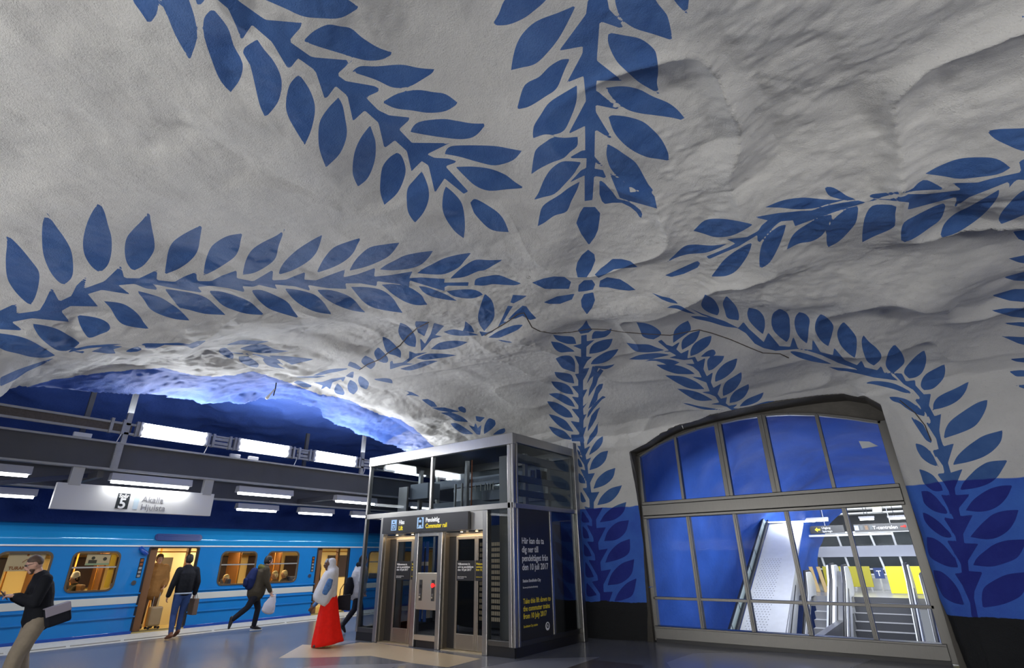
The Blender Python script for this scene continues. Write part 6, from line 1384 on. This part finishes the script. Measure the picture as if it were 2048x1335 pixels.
# 2 -- man seen from behind walking to the open door
J2 = pose(neck=(0, .03, 1.49), head=(0, .05, 1.65), elL=(-.27, -.03, 1.15), wrL=(-.30, .02, .90), elR=(.25, -.06, 1.16), wrR=(.26, .02, .92), knL=(-.10, .04, .50), anL=(-.10, -.04, .09), toeL=(-.12, .12, .035), knR=(.09, .10, .52), anR=(.09, .10, .14), toeR=(.09, .24, .05))
def c2_(J, add, raw, f, u, sd):
    b = MB(); torso(b, J, .04, .06, (.170, .125)); sleeves(b, J, (.068, .062, .054, .046), .98); add('jacket', b, blk)
    b = MB(); b.tube([J['pelvis']+V3(0, 0, -.03), J['pelvis']+V3(0, 0, .0)], (.186, .150), 18, side=(1, 0, 0), caps=False); raw('shirt_hem', b, mat('pale_shirt', (.45, .52, .62), .7))
    b = MB(); trousers(b, J, (.100, .085, .062, .050), .9); add('jeans', b, jean)
    b = MB(); hair(b, J, f, u, sd); add('hair', b, hair_d, .01, 4)
    for s_ in 'LR': shoe(add, J, s_, boot, .055, 'boot')
P2 = tuple(on_z(350, 1278, 0)); R2 = math.radians(88)
P2 = (P2[0], P2[1]-.03, 0)
person('man with black jacket, jeans and brown boots seen from behind before the open train door', P2, R2, J2, skin_m, c2_)
t_ = thing('shopping_bag', 'brown paper bag held in the right hand of the man in jeans', 'bag', local(P2, R2, (.29, .03, .47))); t_.rotation_euler = (0, 0, R2)
paper = mat('brown_paper', (.16, .11, .08), .7, noise=.2, nscale=9)
b = MB(); b.box(-.05, .05, -.15, .15, 0, .34); child('body', b, paper, t_, bevel=.01)
for k in (-.045, .045): b = MB(); b.tube([(k, -.06, .33), (k*.3, -.03, .44), (k*.3, .03, .44), (k, .06, .33)], .005, 6); child('handle', b, shoe_b, t_, smooth=True)
# 3 -- young man running to the right with backpack and white bags
J3 = pose(pelvis=(0, 0, .93), neck=(0, .12, 1.46), head=(0, .18, 1.60), face=(0, 1, 0), shL=(-.17, .08, 1.39), shR=(.18, .09, 1.39), elL=(-.22, -.02, 1.14), wrL=(-.20, .18, 1.02), elR=(.24, .12, 1.12), wrR=(.24, .24, .90), hipL=(-.09, 0, .89), hipR=(.09, 0, .89), knR=(.10, -.20, .55), anR=(.10, -.52, .30), toeR=(.10, -.55, .14), knL=(-.10, .14, .50), anL=(-.10, .10, .10), toeL=(-.10, .28, .04))
def c3_(J, add, raw, f, u, sd):
    b = MB(); torso(b, J, .05, -.10, (.195, .15), fat=1.3); sleeves(b, J, (.072, .064, .056, .048), .96); add('jacket', b, olive)
    b = MB(); b.tube([J['neck']+V3(-.09, -.05, -.03), J['neck']+V3(0, -.12, .0), J['neck']+V3(.09, -.05, -.03)], [.045, .07, .045], 12); add('hood', b, cloth('olive_green_hood', (.10, .10, .03)))
    b = MB(); trousers(b, J, (.105, .09, .068, .058), .92); add('trousers', b, blk_t)
    b = MB(); hair(b, J, f, u, sd, .014, 1.06); add('hair', b, hair_d, .01, 4)
    for s_ in 'LR': shoe(add, J, s_, shoe_b)
    b = MB(); a = J['anL']; b.tube([a+V3(0, -.06, -.072), a+V3(0, .08, -.072), J['toeL']+V3(0, .02, -.012)], (.046, .014), 10, side=(1, 0, 0)); raw('sole', b, white_sign)
P3 = tuple(on_z(512, 1262, 0)); P3 = (P3[0], P3[1]-.15, 0); R3 = math.radians(-8)
person('running dark haired man in olive jacket and black trousers heading right along the train', P3, R3, J3, skin_l, c3_)
bp = thing('backpack', 'navy blue backpack on the back of the running man', 'backpack', local(P3, R3, (0, -.17, 1.0))); bp.rotation_euler = (math.radians(-10), 0, R3)
b = MB(); b.tube([(0, -.03, .02), (0, -.05, .18), (0, -.03, .36)], [(.14, .10), (.16, .13), (.12, .09)], 14, side=(1, 0, 0)); o = fuse('body', b, navy_c, bp, .014, 4)
b = MB(); b.tube([(0, -.14, .03), (0, -.16, .14)], [(.10, .05), (.11, .05)], 12, side=(1, 0, 0)); fuse('front_pocket', b, navy_c, bp, .012, 3)
for k in (-1, 1): b = MB(); b.tube([(k*.11, .04, .36), (k*.13, .16, .36), (k*.13, .30, .22), (k*.13, .22, .02), (k*.11, .05, .0)], (.02, .006), 6); child('strap', b, navy_c, bp, smooth=True)
for k, (dx, dy, dz, sx, lab) in enumerate(((.24, .20, .42, 1.0, 'white shopping bag carried low by the running man, nearer one'), (.20, .34, .38, .8, 'white shopping bag with dark lettering behind the other bag'))):
    t_ = thing('shopping_bag', lab, 'bag', local(P3, R3, (dx, dy, dz)), group='white bags of the running man'); t_.rotation_euler = (math.radians(-25+30*k), 0, R3)
    b = MB(); b.tube([(0, 0, .03), (0, 0, .16), (0, 0, .30), (0, 0, .42)], [(.05*sx, .13*sx), (.06*sx, .15*sx), (.04*sx, .11*sx), (.015, .03)], 12, side=(1, 0, 0)); fuse('body', b, white_p, t_, .012, 3)
    b = MB(); b.tube([(0, -.03, .40), (0, 0, .50), (0, .03, .40)], .006, 6); child('handle', b, white_p, t_, smooth=True)
    if k:
        b = MB(); 
        for q in range(9): b.box(.052, .054, .02, .05, .09+q*.022, .10+q*.022)
        child('print', b, shoe_b, t_)
# 4 -- woman in red skirt and white shawl
J4 = pose(pelvis=(0, 0, .90), neck=(0, .03, 1.38), head=(0, .09, 1.52), face=(0, 1, -.15), shL=(-.16, .02, 1.33), shR=(.16, .02, 1.33), elL=(-.21, .06, 1.07), wrL=(-.16, .16, 1.0), elR=(.21, .0, 1.07), wrR=(.18, .30, .74), hipL=(-.08, 0, .87), hipR=(.08, 0, .87), knL=(-.09, .05, .48), anL=(-.09, .02, .08), toeL=(-.10, .2, .035), knR=(.09, .0, .48), anR=(.09, -.08, .08), toeR=(.09, .08, .035))
def ringed(name, rings, m_, raw, side=(1, 0, 0)):
    b = MB(); b.tube([r[0] for r in rings], [r[1] for r in rings], 28, side=side, caps=False)
    n = 28
    for i in range(len(rings)):
        for a in range(n):
            v = np.array(b.v[i*n+a]); c = np.array(rings[i][0]); fr = 1+rings[i][2]*math.sin(a*7*2*math.pi/n*1.0+.7*i*.15); v[:2] = c[:2]+(v-c)[:2]*fr; b.v[i*n+a] = tuple(v)
    return raw(name, b, m_)
def c4_(J, add, raw, f, u, sd):
    ringed('skirt', [(V3(0, 0, .98), (.15, .12), 0), (V3(0, 0, .85), (.19, .155), .02), (V3(0, -.01, .6), (.22, .20), .05), (V3(0, -.03, .3), (.25, .25), .07), (V3(0, -.05, .12), (.27, .29), .08), (V3(0, -.06, .055), (.275, .30), .08)], red_c, raw)
    h = J['head']
    ringed('shawl', [(h+u*.108-f*.045, (.01, .01), 0), (h+u*.10-f*.045, (.045, .05), 0), (h+u*.07-f*.045, (.080, .085), 0), (h+u*.02-f*.05, (.092, .092), 0), (h-u*.06-f*.045, (.095, .090), .01), (V3(0, .0, 1.41), (.15, .115), .02), (V3(0, .01, 1.36), (.235, .14), .02), (V3(0, .03, 1.29), (.25, .16), .03), (V3(0, .06, 1.15), (.275, .19), .05), (V3(0, .09, .98), (.28, .22), .07), (V3(0, .13, .86), (.265, .22), .05), (V3(0, .17, .78), (.24, .17), .04)], white_c, raw)
    b = MB(); b.tube([h+u*.045+f*.035, h+u*.065+f*.030], [(.064, .052), (.055, .045)], 12, side=sd); add('headband', b, mat('grey_cap', (.30, .33, .38), .8), .01, 3)
    bp_ = mat('blue_pattern', (.06, .16, .38), .7, noise=.9, nscale=22)
    for k in (-1, 1): b = MB(); b.tube([V3(k*.245, .02, 1.22), V3(k*.27, .05, 1.10), V3(k*.275, .10, .98)], [(.03, .06), (.03, .075), (.03, .06)], 10, side=(1, 0, 0)); add('patterned_sleeve', b, bp_, .012, 3)
    b = MB(); b.tube([J['elR'], J['wrR']], [.06, .04], 10); add('sleeve', b, MATS['blue_pattern'], .012, 3)
    for s_ in 'LR': shoe(add, J, s_, shoe_b)
    b = MB(); b.tube([h+f*.03-u*.02, h+f*.05-u*.03], [(.05, .06), (.04, .05)], 10, side=sd)
P4_ = tuple(on_z(655, 1292, 0)); P4_ = (P4_[0]+.02, P4_[1]-.08, 0); R4 = math.radians(142)
person('woman in long red skirt and white head shawl standing in profile near the lift', P4_, R4, J4, skin_d, c4_)
t_ = thing('handbag', 'large black handbag on the arm of the woman in the red skirt', 'bag', local(P4_, R4, (.16, -.27, .62))); t_.rotation_euler = (0, 0, R4)
b = MB(); b.prism([(-.15, 0), (.14, .03), (.12, .28), (-.14, .31)], lambda u_, v_, q: (q, u_, v_), -.05, .05); child('body', b, blk_t, t_, bevel=.015)
b = MB(); b.tube([(0, .09, .25), (0, .085, .40), (0, .03, .50), (0, -.03, .50), (0, -.085, .40), (0, -.10, .26)], .009, 6); child('strap', b, blk_t, t_, smooth=True)
# 5 -- person in grey coat walking behind the lift corner
J5 = pose(neck=(0, .05, 1.44), head=(0, .08, 1.58), shL=(-.17, .03, 1.37), shR=(.17, .03, 1.37), elL=(-.22, .0, 1.12), wrL=(-.2, .12, .92), elR=(.22, -.02, 1.12), wrR=(.22, .06, .90), knL=(-.09, .16, .52), anL=(-.09, .20, .09), toeL=(-.09, .38, .04), knR=(.09, -.08, .49), anR=(.09, -.34, .17), toeR=(.09, -.26, .04))
def c5_(J, add, raw, f, u, sd):
    b = MB(); torso(b, J, .09, -.2, (.21, .17)); sleeves(b, J, (.085, .08, .07, .06), .95); add('coat', b, grey_c)
    b = MB(); trousers(b, J, (.102, .086, .066, .050), 1.0); add('leggings', b, blk_t)
    b = MB(); hair(b, J, f, u, sd, .02, 1.05); b.tube([J['neck']+V3(-.08, -.02, .02), J['neck']+V3(0, -.10, .04), J['neck']+V3(.08, -.02, .02)], .06, 12); add('hood', b, blk)
    for s_ in 'LR': shoe(add, J, s_, shoe_b, .06, 'boot')
P5 = tuple(on_z(718, 1262, 0)); P5 = (P5[0]+.0, P5[1]-.15, 0); R5 = math.radians(-15)
person('person with grey coat and black hood walking half hidden behind the lift corner', P5, R5, J5, skin_l, c5_)
t_ = thing('shoulder_bag', 'black bag hanging at the back of the person in the grey coat', 'bag', local(P5, R5, (.10, -.26, .85))); t_.rotation_euler = (0, 0, R5)
b = MB(); b.tube([(0, 0, 0), (0, .0, .15), (0, 0, .32)], [(.06, .11), (.07, .12), (.04, .07)], 12, side=(1, 0, 0)); fuse('body', b, blk_t, t_, .012, 3)
# 6 -- woman in tan coat standing in the doorway of the train
J6 = pose(neck=(0, .0, 1.42), head=(0, .02, 1.57), shL=(-.17, 0, 1.35), shR=(.17, 0, 1.35), elL=(-.24, .02, 1.08), wrL=(-.20, .16, .95), elR=(.24, .02, 1.08), wrR=(.18, .18, .92))
def c6_(J, add, raw, f, u, sd):
    b = MB(); torso(b, J, .08, -.3, (.22, .16)); sleeves(b, J, (.090, .084, .074, .062), .95); add('coat', b, tan_c)
    b = MB(); trousers(b, J, (.095, .08, .06, .055), .95); add('trousers', b, cloth('brown_trousers', (.13, .07, .04)))
    b = MB(); hair(b, J, f, u, sd, .01, 1.05); add('hair', b, hair_b, .01, 4)
    for s_ in 'LR': shoe(add, J, s_, shoe_b)
P6 = (-16.05, 6.18, .11)
person('woman in tan coat standing just inside the open train door', P6, math.radians(-100), J6, skin_l, c6_)
sc = thing('suitcase', 'beige wheeled suitcase standing in the train doorway', 'suitcase', (-15.82, 6.36, .11))
b = MB(); b.box(-15.92, -15.72, 6.12, 6.40, .17, .60); b.build('shell', mat('beige_case', (.33, .23, .12), .5, noise=.15), sc, bevel=.04)
for y_ in (6.15, 6.37):
    for x_ in (-15.9, -15.74): b = MB(); b.cyl((x_-.012, y_, .14), (x_+.012, y_, .14), .03, 10); b.build('wheel', shoe_b, sc)
b = MB(); b.tube([(-15.9, 6.20, .60), (-15.9, 6.20, .92), (-15.9, 6.32, .92), (-15.9, 6.32, .60)], .01, 6); b.build('handle', steel_w, sc)
# 7, 8 -- passengers inside the second door
def plain(top, bottom, hm, hr=1.04):
    def fn(J, add, raw, f, u, sd):
        b = MB(); torso(b, J, .06, -.15, (.20, .15)); sleeves(b, J, (.074, .068, .06, .052), .95); add('coat', b, top, .014)
        b = MB(); trousers(b, J); add('trousers', b, bottom, .014)
        b = MB(); hair(b, J, f, u, sd, .012, hr); add('hair', b, hm, .012, 4)
        for s_ in 'LR': shoe(add, J, s_, shoe_b)
    return fn
person('passenger in a dark brown coat standing inside the second open door', (-16.0, 10.62, .11), math.radians(-60), pose(), skin_m, plain(cloth('dark_brown_coat', (.05, .025, .012)), blk_t, hair_d))
person('dark haired passenger seen behind the shawl of the woman in red', (-16.6, 11.15, .11), math.radians(150), pose(), skin_m, plain(blk, blk_t, hair_d, 1.2), face=False)
# seated passengers, seen through the train windows
def seated(y_, rz, lab, skin, top, hm, x_=-15.98, cap=None, hz=0, lean=0, fc=(-.4, .9, -.1)):
    J = pose(pelvis=(0, 0, .53+hz), neck=(0, .03+lean, 1.02+hz), head=(0, .05+lean, 1.17+hz), face=fc, shL=(-.17, .02+lean, .96+hz), shR=(.17, .02+lean, .96+hz), elL=(-.22, .08+lean, .72+hz), elR=(.22, .08+lean, .72+hz), wrL=(-.12, .26+lean, .68+hz), wrR=(.12, .26+lean, .68+hz), hipL=(-.09, .02, .52+hz), hipR=(.09, .02, .52+hz), knL=(-.11, .42, .54+hz), knR=(.11, .42, .54+hz), anL=(-.11, .44, .15), anR=(.11, .44, .15), toeL=(-.11, .6, .10), toeR=(.11, .6, .10))
    def fn(J, add, raw, f, u, sd):
        b = MB(); torso(b, J, .05, .0, (.17, .13)); sleeves(b, J, cut=.95); add('jacket', b, top, .015)
        b = MB(); trousers(b, J); add('trousers', b, blk_t, .015)
        b = MB(); hair(b, J, f, u, sd, .006, 1.03); add('hair', b, hm, .012, 4)
        if cap:
            b = MB(); h = J['head']; b.tube([h+u*.05, h+u*.085], [(.090, .098), (.075, .085)], 14, side=sd); add('cap', b, cap, .012, 3)
    person(lab, (x_, y_, .06), rz, J, skin, fn, face=True)
seated(4.72, math.radians(170), 'seated passenger with a white cap in the second train window', skin_m, mat('dark_green_jacket', (.04, .035, .02), .8), hair_d, x_=-16.2, cap=mat('white_cap', (.9, .9, .88), .6), hz=.05, lean=.12)
seated(4.30, math.radians(150), 'passenger in a grey brown hood with back to the second train window', skin_m, cloth('grey_brown_hood', (.12, .09, .08)), mat('grey_hood', (.12, .09, .08), .9), x_=-15.76, hz=-.10)
seated(7.95, math.radians(180), 'elderly passenger with pale hair in the window right of the open door', skin_m, mat('denim_jacket', (.09, .11, .15), .8), hair_g, x_=-15.9, hz=-.08, fc=(-.8, .5, -.1))
seated(8.98, math.radians(150), 'passenger with short fair hair, leftmost behind the window near the second door', skin_m, mat('khaki_jacket', (.22, .17, .09), .8), hair_b, x_=-16.45, hz=0)
seated(9.35, math.radians(170), 'fair haired passenger in the middle of the window near the second door', skin_m, mat('brown_jacket', (.10, .06, .03), .8), hair_g, x_=-15.85, hz=-.03)
seated(9.80, math.radians(170), 'passenger with blond hair at the right end of the window near the second door', skin_m, mat('dark_jacket', (.03, .03, .04), .8), hair_g, x_=-16.1, hz=-.02)
